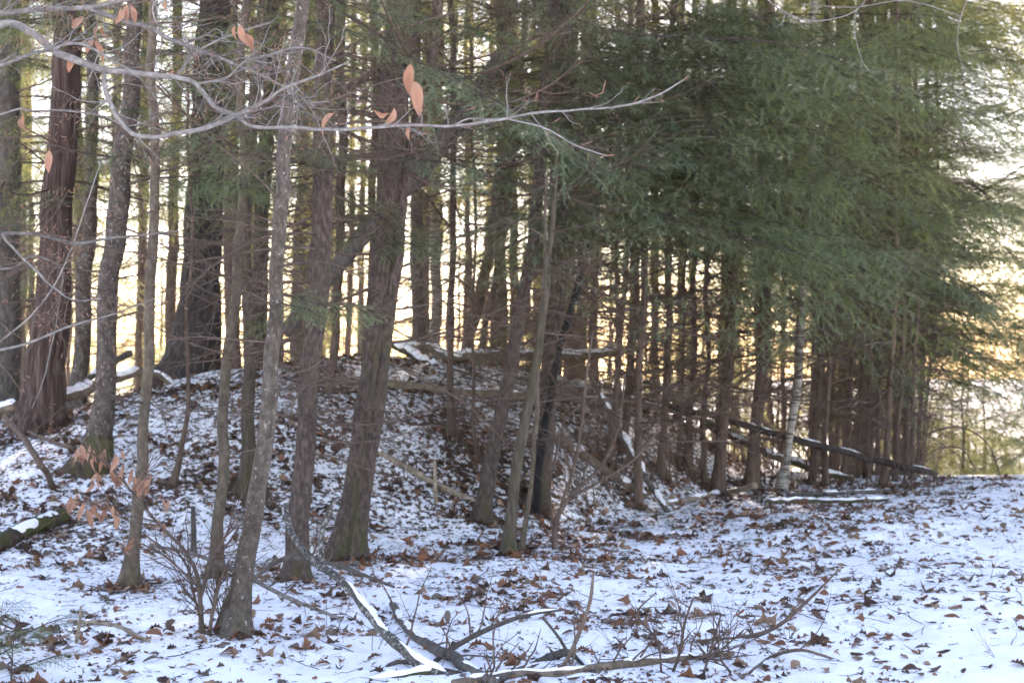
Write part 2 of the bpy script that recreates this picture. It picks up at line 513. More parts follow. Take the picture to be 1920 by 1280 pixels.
def bough_mesh(seed, L=2.0, nlen=0.016, nwid=0.0042, step=0.0075, lat_step=0.095, twig_step=0.038, droop=0.16, mat='needle', full=1.0):
    """flat drooping evergreen spray along +X"""
    r = np.random.default_rng(seed)
    g = Geo()
    n = 22
    t = np.linspace(0, 1, n)
    ax = np.stack([L * t, 0.05 * L * np.sin(t * 4 + r.uniform(0, 6)) * t, -droop * L * t ** 2 + 0.02 * L * np.sin(t * 7 + r.uniform(0, 6))], -1)
    g.tube(ax, np.linspace(0.012, 0.0018, n), 5, 0)
    NV = []
    def needles(pts, side_v):
        seg = np.linalg.norm(np.diff(pts, axis=0), axis=1)
        s = np.concatenate([[0], np.cumsum(seg)])
        k = max(2, int(s[-1] / step))
        q = (np.arange(k) + r.uniform(0, 1, k)) / k * s[-1]
        p = np.stack([np.interp(q, s, pts[:, c]) for c in range(3)], -1)
        d = unit(pts[-1] - pts[0])
        for sg in (-1, 1):
            dirs = side_v * sg * 0.85 + d * 0.5 + r.normal(0, 0.22, (k, 3))
            dirs /= np.linalg.norm(dirs, axis=1)[:, None]
            ln = nlen * r.uniform(0.65, 1.15, k)[:, None]
            b0 = p - d * nwid * 0.5; b1 = p + d * nwid * 0.5
            NV.append(np.stack([b0, b1, p + dirs * ln], 1))
    x = 0.10 * L
    sg = 1
    while x < L * 0.985:
        tt = x / L
        sg = -sg
        ll = L * (0.07 + 0.34 * math.sin(math.pi * min(1, 0.12 + 0.84 * tt)) ** 0.8) * r.uniform(0.3, 1.2) * full
        base = np.array([np.interp(tt, t, ax[:, c]) for c in range(3)])
        d0 = unit(np.array([math.cos(math.radians(r.uniform(34, 72))), sg * 0.9, r.uniform(-.4, .2)]))
        m = 8
        s = np.linspace(0, 1, m)
        dz = -r.uniform(0.02, 0.4) * ll
        lat = base + d0 * (s * ll)[:, None] + np.stack([0.18 * ll * s ** 2, 0 * s, dz * s ** 2], -1)
        g.tube(lat, np.linspace(0.003, 0.0007, m), 3, 0, cap=False)
        ds = np.gradient(lat, axis=0)
        y = 0.12 * ll; tg = 1
        while y < ll:
            f = y / ll
            tg = -tg
            tl = r.uniform(0.35, 1.2) * 0.15 * (1 - f) ** 0.5 * min(1, ll / 0.3) + 0.025
            bp = np.array([np.interp(f, s, lat[:, c]) for c in range(3)])
            fd = unit(np.array([np.interp(f, s, ds[:, c]) for c in range(3)]))
            upv = unit(np.array([0.1, 0, 1.0]) + r.normal(0, 0.15, 3))
            sd = unit(np.cross(upv, fd))
            dr = unit(fd * 0.7 + sd * tg * r.uniform(.5, 1.0) + np.array([0, 0, r.uniform(-.4, .25)]) + r.normal(0, .12, 3))
            tw = bp + dr * (np.linspace(0, 1, 4) * tl)[:, None] + np.array([0, 0, -0.2 * tl]) * (np.linspace(0, 1, 4) ** 2)[:, None]
            if r.random() < 0.88:
                g.tube(tw, [0.0008, 0.0007, 0.0006, 0.0003], 3, 0, cap=False)
                needles(tw, unit(np.cross(upv, dr)))
            y += twig_step * r.uniform(0.7, 1.3)
        needles(lat[1:], unit(np.cross(np.array([0, 0, 1.0]), d0)))
        x += lat_step * 0.5 * r.uniform(0.4, 1.8)
    NV = np.concatenate(NV)
    g.add(NV.reshape(-1, 3), T=np.arange(len(NV) * 3).reshape(-1, 3), m=1)
    return g.mesh('bough', [M['bough_wood'], M[mat]], smooth=False)

BOUGH = [bough_mesh(s, 2.0, droop=d) for s, d in ((1, .12), (2, .2), (3, .28), (4, .16))]
SPRAY = [bough_mesh(20 + s, 0.9, lat_step=0.06, twig_step=0.035, droop=.25) for s in range(3)]
BOUGH_FAR = [bough_mesh(40 + s, 2.2, nlen=0.03, nwid=0.009, step=0.016, lat_step=0.11, twig_step=0.07, droop=d, mat='needle_far') for s, d in ((0, .08), (1, .18), (2, .26))]

def grow(g, r, p, d, L, rad, lvl, m=0, spread=0.8, nsub=5, wob=0.12, grav=0.0, sides=4, tips=None, start=0.15, taper=0.25):
    n = 7 if L > 0.25 else 5
    s = np.linspace(0, 1, n)
    path = [np.array(p, float)]
    dd = unit(np.array(d, float))
    dirs = [dd]
    for i in range(n - 1):
        dd = unit(dd + r.normal(0, wob, 3) + np.array([0, 0, grav]))
        path.append(path[-1] + dd * L / (n - 1)); dirs.append(dd)
    path = np.array(path)
    g.tube(path, rad * (1 - s * (1 - taper)), sides, m, cap=False)
    if tips is not None:
        tips.append((path[-1], dirs[-1]))
    if lvl > 0:
        k = max(1, int(nsub * r.uniform(0.7, 1.3)))
        for j in range(k):
            f = start + (1 - start) * (j + r.random()) / k * 0.97
            i = f * (n - 1); i0 = int(i)
            bp = path[i0] * (1 - (i - i0)) + path[min(i0 + 1, n - 1)] * (i - i0)
            ref = r.normal(0, 1, 3)
            sd = unit(np.cross(dirs[i0], ref))
            nd = unit(dirs[i0] * (1 - 0.35 * spread) + sd * spread)
            grow(g, r, bp, nd, L * (0.62 - 0.35 * f) * r.uniform(0.5, 1.2), rad * (1 - f * (1 - taper)) * 0.55, lvl - 1, m, spread, nsub, wob, grav, 3, tips, start, taper)

def dead_mesh(seed, L=1.5):
    r = np.random.default_rng(seed)
    g = Geo()
    p = np.zeros(3)
    # main limb along +X, flattened fan of twigs
    n = 12; s = np.linspace(0, 1, n)
    sag = r.uniform(-0.25, 0.15)
    ax = np.stack([L * s, 0.06 * L * np.sin(s * r.uniform(3, 6) + r.uniform(0, 6)) * s, sag * L * s ** 2 + 0.04 * L * np.sin(s * 5 + r.uniform(0, 6)) * s], -1)
    g.tube(ax, np.linspace(0.014, 0.003, n), 5, 0)
    k = int(r.integers(9, 16))
    for j in range(k):
        f = 0.12 + 0.85 * (j + r.random()) / k
        bp = np.array([np.interp(f, s, ax[:, c]) for c in range(3)])
        sgn = 1 if j % 2 else -1
        d = unit(np.array([0.75, sgn * r.uniform(.4, .9), r.normal(-0.1, 0.3)]))
        grow(g, r, bp, d, L * (0.5 - 0.32 * f) * r.uniform(0.5, 1.2), 0.0068 * (1.1 - 0.6 * f), 2 if f < .8 else 1, 0, 0.7, 4, 0.13, -0.02, 3)
    return g.mesh('dead_branch', [M['twig']])
DEAD = [dead_mesh(100 + s) for s in range(7)]

def limb_mesh(seed, L=1.6):
    """bare curving lower limb, few twigs"""
    r = np.random.default_rng(seed)
    g = Geo(); n = 14; s = np.linspace(0, 1, n)
    ax = np.stack([L * s, 0.05 * L * np.sin(s * 4 + r.uniform(0, 6)), L * (-0.18 * np.sin(s * 2.6) + 0.16 * s ** 2)], -1)
    g.tube(ax, np.linspace(0.02, 0.004, n), 6, 0)
    for j in range(7):
        f = 0.3 + 0.68 * (j + r.random()) / 7
        bp = np.array([np.interp(f, s, ax[:, c]) for c in range(3)])
        d = unit(np.array([0.8, r.choice([-1, 1]) * r.uniform(.3, .8), r.normal(0, 0.25)]))
        grow(g, r, bp, d, L * 0.3 * r.uniform(0.5, 1.2), 0.006, 2, 0, 0.7, 4, 0.13, 0, 3)
    return g.mesh('limb', [M['stand']])
LIMB = [limb_mesh(150 + s) for s in range(4)]

# ------------------------------------------------------------------ trunks and trees
STY = {  # ridge height (share of radius), noise scale across, along, root flare, sides
    'hemlock': (0.19, 36, 7.0, 0.35, 52), 'hemlock_moss': (0.10, 30, 4.0, 0.4, 32), 'pine': (0.13, 20, 4.5, 0.30, 72),
    'cedar': (0.18, 26, 1.3, 0.22, 60), 'grey': (0.06, 22, 12, 0.30, 28), 'maple': (0.06, 24, 9, 0.35, 28),
    'ybirch': (0.10, 18, 9, 0.25, 36), 'stand': (0.08, 30, 6, 0.3, 14), 'dead': (0.10, 20, 8, 0.1, 20),
    'black': (0.10, 20, 8, 0.1, 14), 'birch': (0.05, 16, 8, 0.1, 18),
}
TREES = []

def stem_curve(px, depth, top, lean_y=0.0, extend=True, fine=0.03):
    """pixel polyline (u, v, width) at a depth -> xyz + radius control rows, carried on above the frame"""
    rows = []
    for (u, v, wd) in px:
        p = P(u, v, depth)
        rows.append([*p, wd * 0.43 / F_PX * depth])
    rows = np.array(rows)
    if lean_y:
        rows[:, 1] += lean_y * (rows[:, 2] - rows[0, 2])
    if extend:
        a, b = rows[-2], rows[-1]
        d = unit(b[:3] - a[:3])
        z = b[2]; q = b[:3].copy(); rad = b[3]
        ext = []
        steps = 5
        for k in range(steps):
            d = unit(d * 0.72 + np.array([0, 0, 0.28]))
            hstep = (top - z) / steps
            if hstep <= 0: break
            q = q + d * (hstep / max(d[2], 0.3))
            ext.append([*q, max(0.012, rad * (1 - (k + 1) / steps * 0.88))])
        if ext:
            rows = np.vstack([rows, ext])
    zt = CAM_Z + 660 / F_PX * depth
    low = rows[rows[:, 2] <= zt + 0.4]
    if len(low) < 2: low = rows[:2]
    k = len(low)
    c = spline(rows, fine)
    sd_ = int(abs(px[0][0]) * 7 + abs(px[0][1]))
    zz = c[:, 2] - c[0, 2]; zr = np.clip(zz / .5, 0, 1)
    for ax_ in (0, 1):
        q = np.stack([zz * 1.4, zz * 0 + ax_ * 9.3, zz * 0], -1)
        q2 = q * np.array([3.1, 1, 1])
        c[:, ax_] += zr * ((vnoise(q, sd_) - .5) * .055 + (vnoise(q2, sd_) - .5) * .022)
    hi = c[:, 2] > zt + 0.4
    keep = ~hi
    idx = np.where(hi)[0]
    keep[idx[::10]] = True
    keep[-1] = True
    return c[keep]

def trunk_obj(name, curve, matkey, parent, base, seed, label=None, buttress=0.0, gz=None):
    amp, kx, kz, flare, sides = STY[matkey]
    pts = curve[:, :3] - base
    g0 = (gz if gz is not None else base[2]) - base[2]
    def disp(rr, dirs, pp):
        q = dirs * rr[..., None]
        z = pp[:, 2][:, None] * np.ones(rr.shape[1])[None]
        nz = vnoise(np.stack([q[..., 0] * kx, q[..., 1] * kx, z * kz + q[..., 2] * 0], -1), seed)
        nb = vnoise(np.stack([q[..., 0] * kx * 0.35, q[..., 1] * kx * 0.35, z * kz * 0.4], -1), seed + 3)
        ridge = 1 - np.abs(nz * 2 - 1)
        th = np.arctan2(dirs[..., 1], dirs[..., 0])
        h = np.clip(z - g0, 0, None)
        fl = flare * 1.5 * np.exp(-h / 0.12) * (1 + 0.6 * np.cos(th * 4 + seed)) + buttress * np.exp(-h / 0.3) * (0.5 + 0.5 * np.cos(th * 3 + seed * 2))
        return rr * (1 + fl + amp * (ridge - 0.55) * 1.1 + amp * 1.2 * (nb - 0.5))
    g = Geo()
    g.tube(pts, curve[:, 3], sides, 0, disp)
    o = link(name, g.mesh(name, [M[matkey]]), parent)
    if label: o['label'] = label
    return o

def axis_at(curve, z):
    i = np.clip(np.searchsorted(curve[:, 2], z), 1, len(curve) - 1)
    return curve[i, :3], curve[i, 3]

def put(part, meshes, tree, pt, az, pitch, scale, r, roll=0.0):
    o = link(part, meshes[int(r.integers(len(meshes)))], tree['o'])
    o.location = pt - tree['base']
    o.rotation_euler = (roll + r.normal(0, 0.32), -pitch, az)
    o.scale = (scale, scale * (1 if r.random() < .5 else -1), scale)
    return o

def dress(tree, r, dead=None, live=None, limbs=None, protos=None):
    c = tree['curve']
    if dead:
        n, z0, z1, s0, s1 = dead
        n = int(n * 1.9)
        for k in range(n):
            z = tree['base'][2] + z0 + (z1 - z0) * (k + r.random()) / n
            p, rad = axis_at(c, z)
            put('dead_branch', DEAD, tree, p, r.uniform(0, 6.283), r.normal(0.0, 0.22), r.uniform(s0, s1), r)
    if limbs:
        n, z0, z1, s0, s1 = limbs
        for k in range(n):
            z = tree['base'][2] + z0 + (z1 - z0) * (k + r.random()) / n
            p, rad = axis_at(c, z)
            put('limb', LIMB, tree, p, r.uniform(0, 6.283), r.normal(0.1, 0.2), r.uniform(s0, s1), r)
    if live:
        n, z0, z1, s0, s1 = live
        z1 = min(z1, c[-1, 2] - tree['base'][2])
        for k in range(n):
            f = (k + r.random()) / n
            z = tree['base'][2] + z0 + (z1 - z0) * f
            p, rad = axis_at(c, z)
            s = (s0 + (s1 - s0) * f ** 1.3) * r.uniform(0.75, 1.2)
            put('bough', protos or BOUGH, tree, p, k * 2.4 + r.uniform(-.7, .7), r.normal(0.02 - 0.14 * (1 - f), 0.24), s, r)

def make_tree(name, label, stems, depth=None, top=13, dead=None, live=None, limbs=None, lean_y=0.0, group=None, seed=0, protos=None, buttress=0.0, cat='tree', fine=0.03, sink=0.12, extend=True):
    u, v, wd = stems[0][0][0]
    if depth is None:
        gp = G(u, v)
        depth = gp[1]
    b = P(u, v, depth)
    gz = H1(b[0], b[1])
    base = np.array([b[0], b[1], gz])
    o = empty(name, base, label, cat, group)
    tree = dict(o=o, base=base, depth=depth)
    for k, (px, mk) in enumerate(stems):
        px = list(px)
        if k == 0 or True:
            # carry the foot into the ground
            f = px[0]
            vg = CV + (CAM_Z - (gz - sink)) / depth * F_PX
            if vg > f[1] + 2:
                px = [(f[0] - (px[1][0] - f[0]) * 0.1, vg, f[2])] + px
        cv = stem_curve(px, depth, top, lean_y, extend, fine)
        if k == 0: tree['curve'] = cv
        trunk_obj('trunk', cv, mk, o, base, seed * 7 + k, None, buttress, gz)
    r = np.random.default_rng(seed + 500)
    dress(tree, r, dead, live, limbs, protos)
    tree['r'] = r
    TREES.append(tree)
    return tree

def reach(tree, u, v, depth, size, up=0.25, meshes=None, part='bough', z=None):
    """one bough of the tree reaching to a place in front of it"""
    tgt = P(u, v, depth)
    zz = tgt[2] + up if z is None else z
    p, rad = axis_at(tree['curve'], zz)
    d = tgt - p
    L = np.linalg.norm(d)
    az = math.atan2(d[1], d[0]); pitch = math.asin(d[2] / L)
    r = tree['r']
    ms = meshes or BOUGH
    Lp = 0.9 if ms is SPRAY else 2.0
    s = L / Lp * 1.02 if size is None else size
    put(part, ms, tree, p if size is None else tgt - d / L * Lp * s, az, pitch + 0.12, s, r)

def sprig(tree, v, az_deg, scale, pitch=0.0, meshes=None):
    z = CAM_Z + (CV - v) / F_PX * tree['depth']
    p, rad = axis_at(tree['curve'], z)
    put('bough', meshes or SPRAY, tree, p, math.radians(az_deg), pitch, scale, tree['r'])

# --- the named trees of the left half and the middle (pixel rows: u, v, width)
T = {}
T['cedar'] = make_tree('cedar_tree', 'thick reddish tree with shaggy stringy bark near the left edge',
    [([(72, 800, 92), (80, 720, 84), (92, 600, 74), (106, 450, 66), (114, 250, 60), (122, 0, 56)], 'cedar')], top=13, seed=1,
    dead=(14, 1.0, 5, .5, 1.0), live=(16, 3.0, 12, 1.0, .6), fine=0.03)
T['edge'] = make_tree('grey_tree', 'broad grey trunk cut by the left edge behind the shaggy tree',
    [([(12, 765, 62), (14, 600, 58), (14, 300, 54), (16, 0, 50)], 'dead')], depth=17.5, top=14, seed=2,
    dead=(12, .8, 6, .6, 1.1), live=(22, 1.8, 12, 1.1, .6))
T['mottled'] = make_tree('birch_tree', 'dark mottled trunk between the shaggy tree and the leaning curved tree',
    [([(140, 785, 42), (148, 690, 34), (160, 560, 34), (168, 430, 30), (172, 250, 28), (170, 0, 26)], 'ybirch')], depth=15.6, top=12, seed=3,
    dead=(10, 1, 5, .5, 1), live=(16, 2.2, 11, 1, .6))
T['curved'] = make_tree('yellow_birch_tree', 'curved scaly trunk on a mossy buttress beside the mossy log',
    [([(170, 985, 44), (164, 930, 44), (166, 885, 52), (178, 830, 54), (190, 770, 48), (197, 690, 42), (206, 560, 42), (222, 440, 44), (231, 330, 42), (238, 200, 38), (243, 90, 34), (247, 0, 32)], 'ybirch')],
    depth=12.6, top=12, seed=4, dead=(14, 1.2, 4.5, .4, .9), live=(8, 4.5, 11, .9, .5))
T['slim'] = make_tree('maple_sapling', 'slim straight tan trunk rising past the orange beech leaves',
    [([(243, 1098, 36), (251, 1010, 26), (261, 900, 25), (268, 780, 23), (275, 640, 23), (281, 480, 22), (286, 330, 20), (290, 130, 19), (293, 0, 18)], 'maple')],
    top=9, seed=5, dead=(8, 1.0, 4, .25, .6), buttress=0.1)
T['whip'] = make_tree('thin_sapling', 'thin dark whip sapling in front of the big pine',
    [([(322, 912, 13), (334, 860, 12), (344, 790, 11), (351, 700, 9), (356, 560, 8), (357, 420, 7), (352, 300, 6)], 'stand')],
    top=3.9, seed=6, dead=(5, .8, 2, .15, .4), fine=0.05)
T['pine'] = make_tree('pine_tree', 'massive dark pine with deeply furrowed bark on the mound',
    [([(358, 712, 112), (362, 660, 104), (368, 600, 93), (377, 500, 82), (384, 400, 77), (391, 250, 72), (398, 100, 66), (402, 0, 62)], 'pine')],
    depth=16.0, top=17, seed=7, dead=(16, 2.2, 6, .6, 1.2), limbs=(5, 2.2, 5, .6, 1.1), buttress=0.12, live=(26, 4.5, 16, 1.4, .8))
T['moss_l'] = make_tree('maple_tree', 'slender mossy trunk, the left one of a close pair left of centre',
    [([(404, 1078, 30), (410, 1000, 25), (418, 900, 24), (428, 750, 23), (437, 600, 22), (445, 450, 21), (452, 300, 20), (460, 100, 19), (466, 0, 18)], 'maple')],
    top=10, seed=8, dead=(10, 1.0, 4, .25, .7), live=(6, 4.5, 9, .8, .5))
T['moss_r'] = make_tree('maple_tree', 'darker mossy trunk, the right one of a close pair left of centre',
    [([(460, 925, 32), (463, 850, 29), (463, 700, 27), (462, 560, 26), (465, 400, 25), (472, 200, 25), (486, 60, 26), (492, 0, 26)], 'hemlock_moss')],
    top=11, seed=9, dead=(12, 1.0, 4.5, .4, .9), live=(14, 3.2, 10, 1, .5))
T['pale'] = make_tree('maple_tree', 'mottled pale grey trunk nearest the camera with a leaning top',
    [([(441, 1190, 58), (452, 1110, 46), (463, 1030, 42), (479, 950, 40), (496, 850, 37), (506, 740, 35), (512, 620, 32), (517, 500, 31), (529, 350, 30), (545, 230, 30), (560, 130, 30), (575, 0, 28)], 'grey')],
    top=9, seed=10, dead=(10, .9, 3.5, .2, .6), buttress=0.1, live=(5, 4.2, 8, .7, .5))
T['behind_pale'] = make_tree('hemlock_tree', 'brown trunk on the mound just behind the pale mottled one',
    [([(482, 700, 34), (486, 600, 32), (490, 450, 31), (500, 300, 31), (505, 120, 31), (508, 0, 30)], 'hemlock')],
    depth=17.5, top=14, seed=11, dead=(14, .6, 5, .5, 1), live=(24, 2.4, 13, 1.2, .6))
T['straight'] = make_tree('hemlock_tree', 'straight brown hemlock trunk left of the twin trunk',
    [([(553, 1085, 50), (560, 1000, 46), (567, 930, 45), (577, 830, 43), (585, 700, 42), (592, 560, 43), (598, 430, 43), (603, 250, 41), (607, 100, 39), (610, 0, 38)], 'hemlock')],
    top=12, seed=12, dead=(20, .8, 4.0, .4, .95), live=(16, 3.6, 11, 1.0, .6), limbs=(3, 2.2, 4, .5, .8))
T['dark_mid'] = make_tree('hemlock_tree', 'thin dark trunk standing behind the straight brown hemlock',
    [([(612, 812, 20), (622, 730, 19), (632, 640, 19), (638, 520, 20), (640, 400, 20), (641, 200, 20), (643, 0, 19)], 'stand')],
    depth=14.6, top=11, seed=13, dead=(16, .8, 4.6, .5, 1.0), live=(10, 4.6, 10, 1, .6), limbs=(4, 2.2, 4.6, .6, 1.1))
T['twin'] = make_tree('hemlock_tree', 'thick twin hemlock trunk with a mossy groove at the centre',
    [([(632, 1050, 50), (647, 970, 43), (661, 870, 40), (676, 770, 39), (691, 660, 39), (707, 510, 42), (722, 375, 50), (737, 225, 60), (746, 112, 64), (750, 0, 62)], 'hemlock'),
     ([(664, 1050, 46), (679, 960, 39), (692, 870, 37), (706, 770, 33), (721, 660, 28), (739, 510, 27), (754, 375, 23), (773, 250, 20), (794, 150, 20), (818, 0, 21)], 'hemlock')],
    top=14, seed=14, dead=(22, 1.0, 4.2, .4, 1.0), live=(14, 4.6, 13, 1.1, .6), limbs=(11, 2.4, 4.2, .7, 1.3))
# moss grown in the groove between the two stems
def moss_groove():
    tr = T['twin']; d = tr['depth']
    rows = []
    for (u, v, wd) in [(648, 1040, 24), (663, 960, 22), (677, 870, 20), (691, 770, 18), (706, 660, 16), (721, 540, 14), (735, 430, 12)]:
        p = P(u, v, d - 0.03); rows.append([*(p - tr['base']), wd * .5 / F_PX * d])
    c = spline(rows, 0.04)
    g = Geo()
    def disp(rr, dirs, pp):
        return rr * (0.75 + 0.5 * vnoise(pp[:, None, :] * 30 + dirs * 1.5, 5))
    g.tube(c[:, :3], c[:, 3], 12, 0, disp)
    o = link('moss', g.mesh('moss', [M['hemlock_moss']]), tr['o'])
    o['label'] = 'dark mossy groove between the two stems'
moss_groove()
T['pole_mid'] = make_tree('thin_tree', 'thin dark upright trunk right of the twin hemlock',
    [([(846, 772, 18), (848, 700, 15), (849, 560, 13), (850, 400, 13), (850, 200, 14), (849, 0, 13)], 'stand')],
    depth=14.3, top=10, seed=15, dead=(18, .5, 4.5, .4, 1.0), live=(8, 5.0, 9, .9, .5), limbs=(4, 2.6, 4.6, .5, .9))
T['pole_thin'] = make_tree('thin_tree', 'very thin sapling with a kinked foot right of the dark upright trunk',
    [([(896, 830, 7), (890, 800, 7), (892, 700, 7), (892, 560, 6), (894, 420, 6), (890, 260, 6)], 'stand')],
    depth=14.0, top=4.5, seed=16, dead=(7, .6, 3, .3, .6), fine=0.05)
T['lean_a'] = make_tree('hemlock_tree', 'leaning dark trunk beyond the log on the mound, the left one',
    [([(876, 660, 26), (900, 560, 25), (922, 440, 24), (936, 330, 23), (950, 200, 22), (958, 0, 20)], 'stand')],
    depth=21, top=12, seed=17, dead=(14, .6, 6, .5, 1), live=(10, 5.2, 11, 1, .6))
T['lean_b'] = make_tree('hemlock_tree', 'leaning dark trunk beyond the log on the mound, the thinner right one',
    [([(902, 660, 14), (918, 580, 14), (938, 470, 14), (955, 380, 13), (968, 240, 13), (985, 0, 12)], 'stand')],
    depth=20, top=11, seed=18, dead=(12, .6, 6, .5, 1), live=(8, 5.2, 10, 1, .6))
T['scaly'] = make_tree('hemlock_tree', 'leaning scaly brown trunk on the slope, first right of the slope stake',
    [([(903, 972, 32), (914, 915, 31), (928, 850, 31), (948, 750, 29), (968, 640, 28), (990, 520, 26), (1006, 400, 25), (1020, 260, 24), (1030, 100, 23), (1036, 0, 22)], 'hemlock')],
    top=11, seed=19, dead=(22, .6, 4.4, .4, 1.1), live=(14, 3.9, 10, 1.1, .6), limbs=(4, 2.6, 4.4, .6, 1.1))
T['moss_pole'] = make_tree('maple_tree', 'straight greenish mossy pole trunk with its foot on the flat snow',
    [([(954, 1038, 25), (962, 960, 23), (974, 860, 22), (988, 760, 20), (1006, 640, 18), (1020, 520, 15), (1030, 420, 12), (1037, 330, 9), (1042, 240, 6)], 'hemlock_moss')],
    top=3.6, extend=False, seed=20, dead=(10, .9, 3, .3, .6))
T['tan_pole'] = make_tree('thin_sapling', 'very thin tan pole leaning beside the mossy pole trunk',
    [([(978, 1030, 11), (990, 940, 10), (1000, 830, 10), (1009, 720, 10), (1016, 600, 9), (1022, 470, 8), (1028, 330, 7)], 'maple')],
    top=5, seed=21, dead=(4, 1.2, 2.4, .2, .4), fine=0.05, extend=False)
T['stout'] = make_tree('hemlock_tree', 'stout brown hemlock trunk behind the black dead pole',
    [([(1008, 940, 42), (1018, 870, 37), (1028, 780, 35), (1038, 640, 34), (1046, 500, 36), (1052, 350, 38), (1058, 180, 37), (1063, 0, 35)], 'hemlock')],
    top=14, seed=22, dead=(26, .8, 4.6, .5, 1.2), live=(28, 2.6, 11, 1.35, .6), limbs=(5, 1.6, 4.5, .6, 1.1))
T['black'] = make_tree('dead_tree', 'black dead leaning pole in front of the stout hemlock',
    [([(1008, 850, 17), (1022, 780, 16), (1038, 710, 16), (1055, 630, 15), (1072, 555, 15), (1096, 465, 15), (1120, 380, 12), (1136, 315, 10), (1147, 270, 7)], 'black')],
    depth=13.3, top=3.5, seed=23, dead=(8, 1, 2.6, .3, .7), extend=False, fine=0.05)

def buttress():
    tr = T['curved']; d = tr['depth']
    for px in ([(190, 815, 46), (178, 850, 60), (168, 895, 58), (168, 940, 52), (172, 1000, 56)], [(178, 850, 46), (150, 872, 40), (120, 890, 30), (92, 912, 20)], [(176, 870, 40), (196, 900, 26), (212, 935, 14)]):
        rows = np.array([[*(P(u, v, d - .04) - tr['base']), wd * .5 / F_PX * d] for (u, v, wd) in px])
        c = spline(rows, .03); g = Geo()
        g.tube(c[:, :3], c[:, 3], 24, 0, lambda rr, dirs, pp: rr * (.8 + .45 * vnoise(pp[:, None, :] * 14 + dirs * .9, 5)))
        o = link('root', g.mesh('root', [M['log_moss']]), tr['o'])
        o['label'] = 'dark mossy root of the buttress'
buttress()

# --- leaning dead trunk that crosses behind the twin hemlock
def snag():
    d = 13.4
    rows = []
    for (u, v, wd) in [(533, 626, 24), (556, 592, 28), (590, 548, 30), (640, 490, 32), (700, 418, 33), (765, 345, 35), (835, 258, 38), (895, 178, 40), (945, 108, 38), (958, 92, 26)]:
        rows.append([*P(u, v, d), wd * .5 / F_PX * d])
    base = rows[0][:3]
    o = empty('leaning_snag', base, 'broken dead trunk leaning diagonally behind the twin hemlock', 'tree')
    c = spline(rows, 0.04)
    tr = dict(o=o, base=np.array(base), curve=c, depth=d, r=np.random.default_rng(77))
    trunk_obj('trunk', c, 'dead', o, tr['base'], 99, gz=base[2] - 5)
    for k in range(16):
        z = base[2] + 0.2 + 2.3 * k / 16
        p, rad = axis_at(c, z)
        put('dead_branch', DEAD, tr, p, tr['r'].uniform(0, 6.28), tr['r'].normal(0.1, .3), tr['r'].uniform(.3, .8), tr['r'])
    return tr
T['snag'] = snag()

# --- the stand on the right: bare dark trunks under a hemlock roof
ORD = ['first', 'second', 'third', 'fourth', 'fifth', 'sixth', 'seventh', 'eighth', 'ninth', 'tenth', 'eleventh', 'twelfth', 'thirteenth',
       'fourteenth', 'fifteenth', 'sixteenth', 'seventeenth', 'eighteenth', 'nineteenth', 'twentieth', 'twenty-first', 'twenty-second',
       'twenty-third', 'twenty-fourth', 'twenty-fifth', 'twenty-sixth', 'twenty-seventh', 'twenty-eighth', 'twenty-ninth', 'thirtieth']
stand_l = [  # u, v foot, width, drift of u at the top, live boughs
    (1138, 866, 13, 40, 5), (1171, 838, 15, 22, 20), (1197, 948, 17, 6, 8), (1239, 890, 16, 18, 22), (1273, 872, 8, 10, 4),
    (1289, 868, 13, 14, 14), (1318, 900, 12, 10, 14), (1344, 922, 25, 26, 24), (1410, 912, 27, 30, 24)]
for k, (u, v, wd, dr, nb) in enumerate(stand_l):
    t = make_tree('hemlock_tree', 'bare dark trunk in the thicket, %s from the black pole towards the birch' % ORD[k],
        [([(u, v, wd * 1.1), (u + dr * .35, v - 110, wd), (u + dr * .8, v - 280, wd * .93), (u + dr, v - 430, wd * .95), (u + dr * 1.1, 250, wd * .9), (u + dr * 1.2, 0, wd * .85)], 'stand')],
        top=10 + k % 4, seed=30 + k, group='bare trunks between the black pole and the birch', dead=(24, .5, 4.6, .45, 1.1),
        live=(nb, 2.3, 8.5, 1.35, .7) if nb else None, fine=0.06)
    T['sl%d' % k] = t
T['birch'] = make_tree('birch_tree', 'white birch with dark bands standing in the dark thicket',
    [([(1464, 905, 26), (1472, 860, 17), (1481, 810, 17), (1489, 740, 19), (1497, 660, 20), (1505, 570, 20), (1511, 470, 19), (1516, 380, 19), (1522, 200, 18), (1528, 0, 16)], 'birch')],
    top=11, seed=45, dead=(5, 1.6, 4.5, .3, .6), fine=0.04, depth=G(1464, 908)[1] - .6)
r_ = np.random.default_rng(12)
us = np.sort(np.concatenate([np.linspace(1526, 1724, 24) + r_.uniform(-5, 5, 24)]))
for k, u in enumerate(us):
    d = r_.uniform(18.0, 24.5) if k % 3 else r_.uniform(17.2, 18.4)
    wd = r_.uniform(7, 11) if k % 5 else r_.uniform(11, 14)
    x = (u - CU) / F_PX * d
    gz = H1(x, d)
    v = CV + (CAM_Z - gz) / d * F_PX
    dr = r_.uniform(4, 34)
    big = k % 3 == 1
    T['sr%d' % k] = make_tree('hemlock_tree', 'slender dark trunk in the thicket, %s to the right of the birch' % ORD[k],
        [([(u, v, wd * 1.2), (u + dr * .3, v - 100, wd), (u + dr * .7, v - 250, wd * .95), (u + dr, v - 400, wd * .9), (u + dr * 1.1, 0, wd * .8)], 'stand')],
        depth=d, top=r_.uniform(9, 13), seed=50 + k, group='slender trunks right of the birch', dead=(15, .6, 4.4, .5, 1.0) if k < 19 else (4, 1.2, 4.4, .4, .7),
        live=(26, 2.2 if k < 17 else 1.9, 9, 1.2, .6) if big or k > 21 else (6, 2.6, 8, 1.0, .6), fine=0.08)

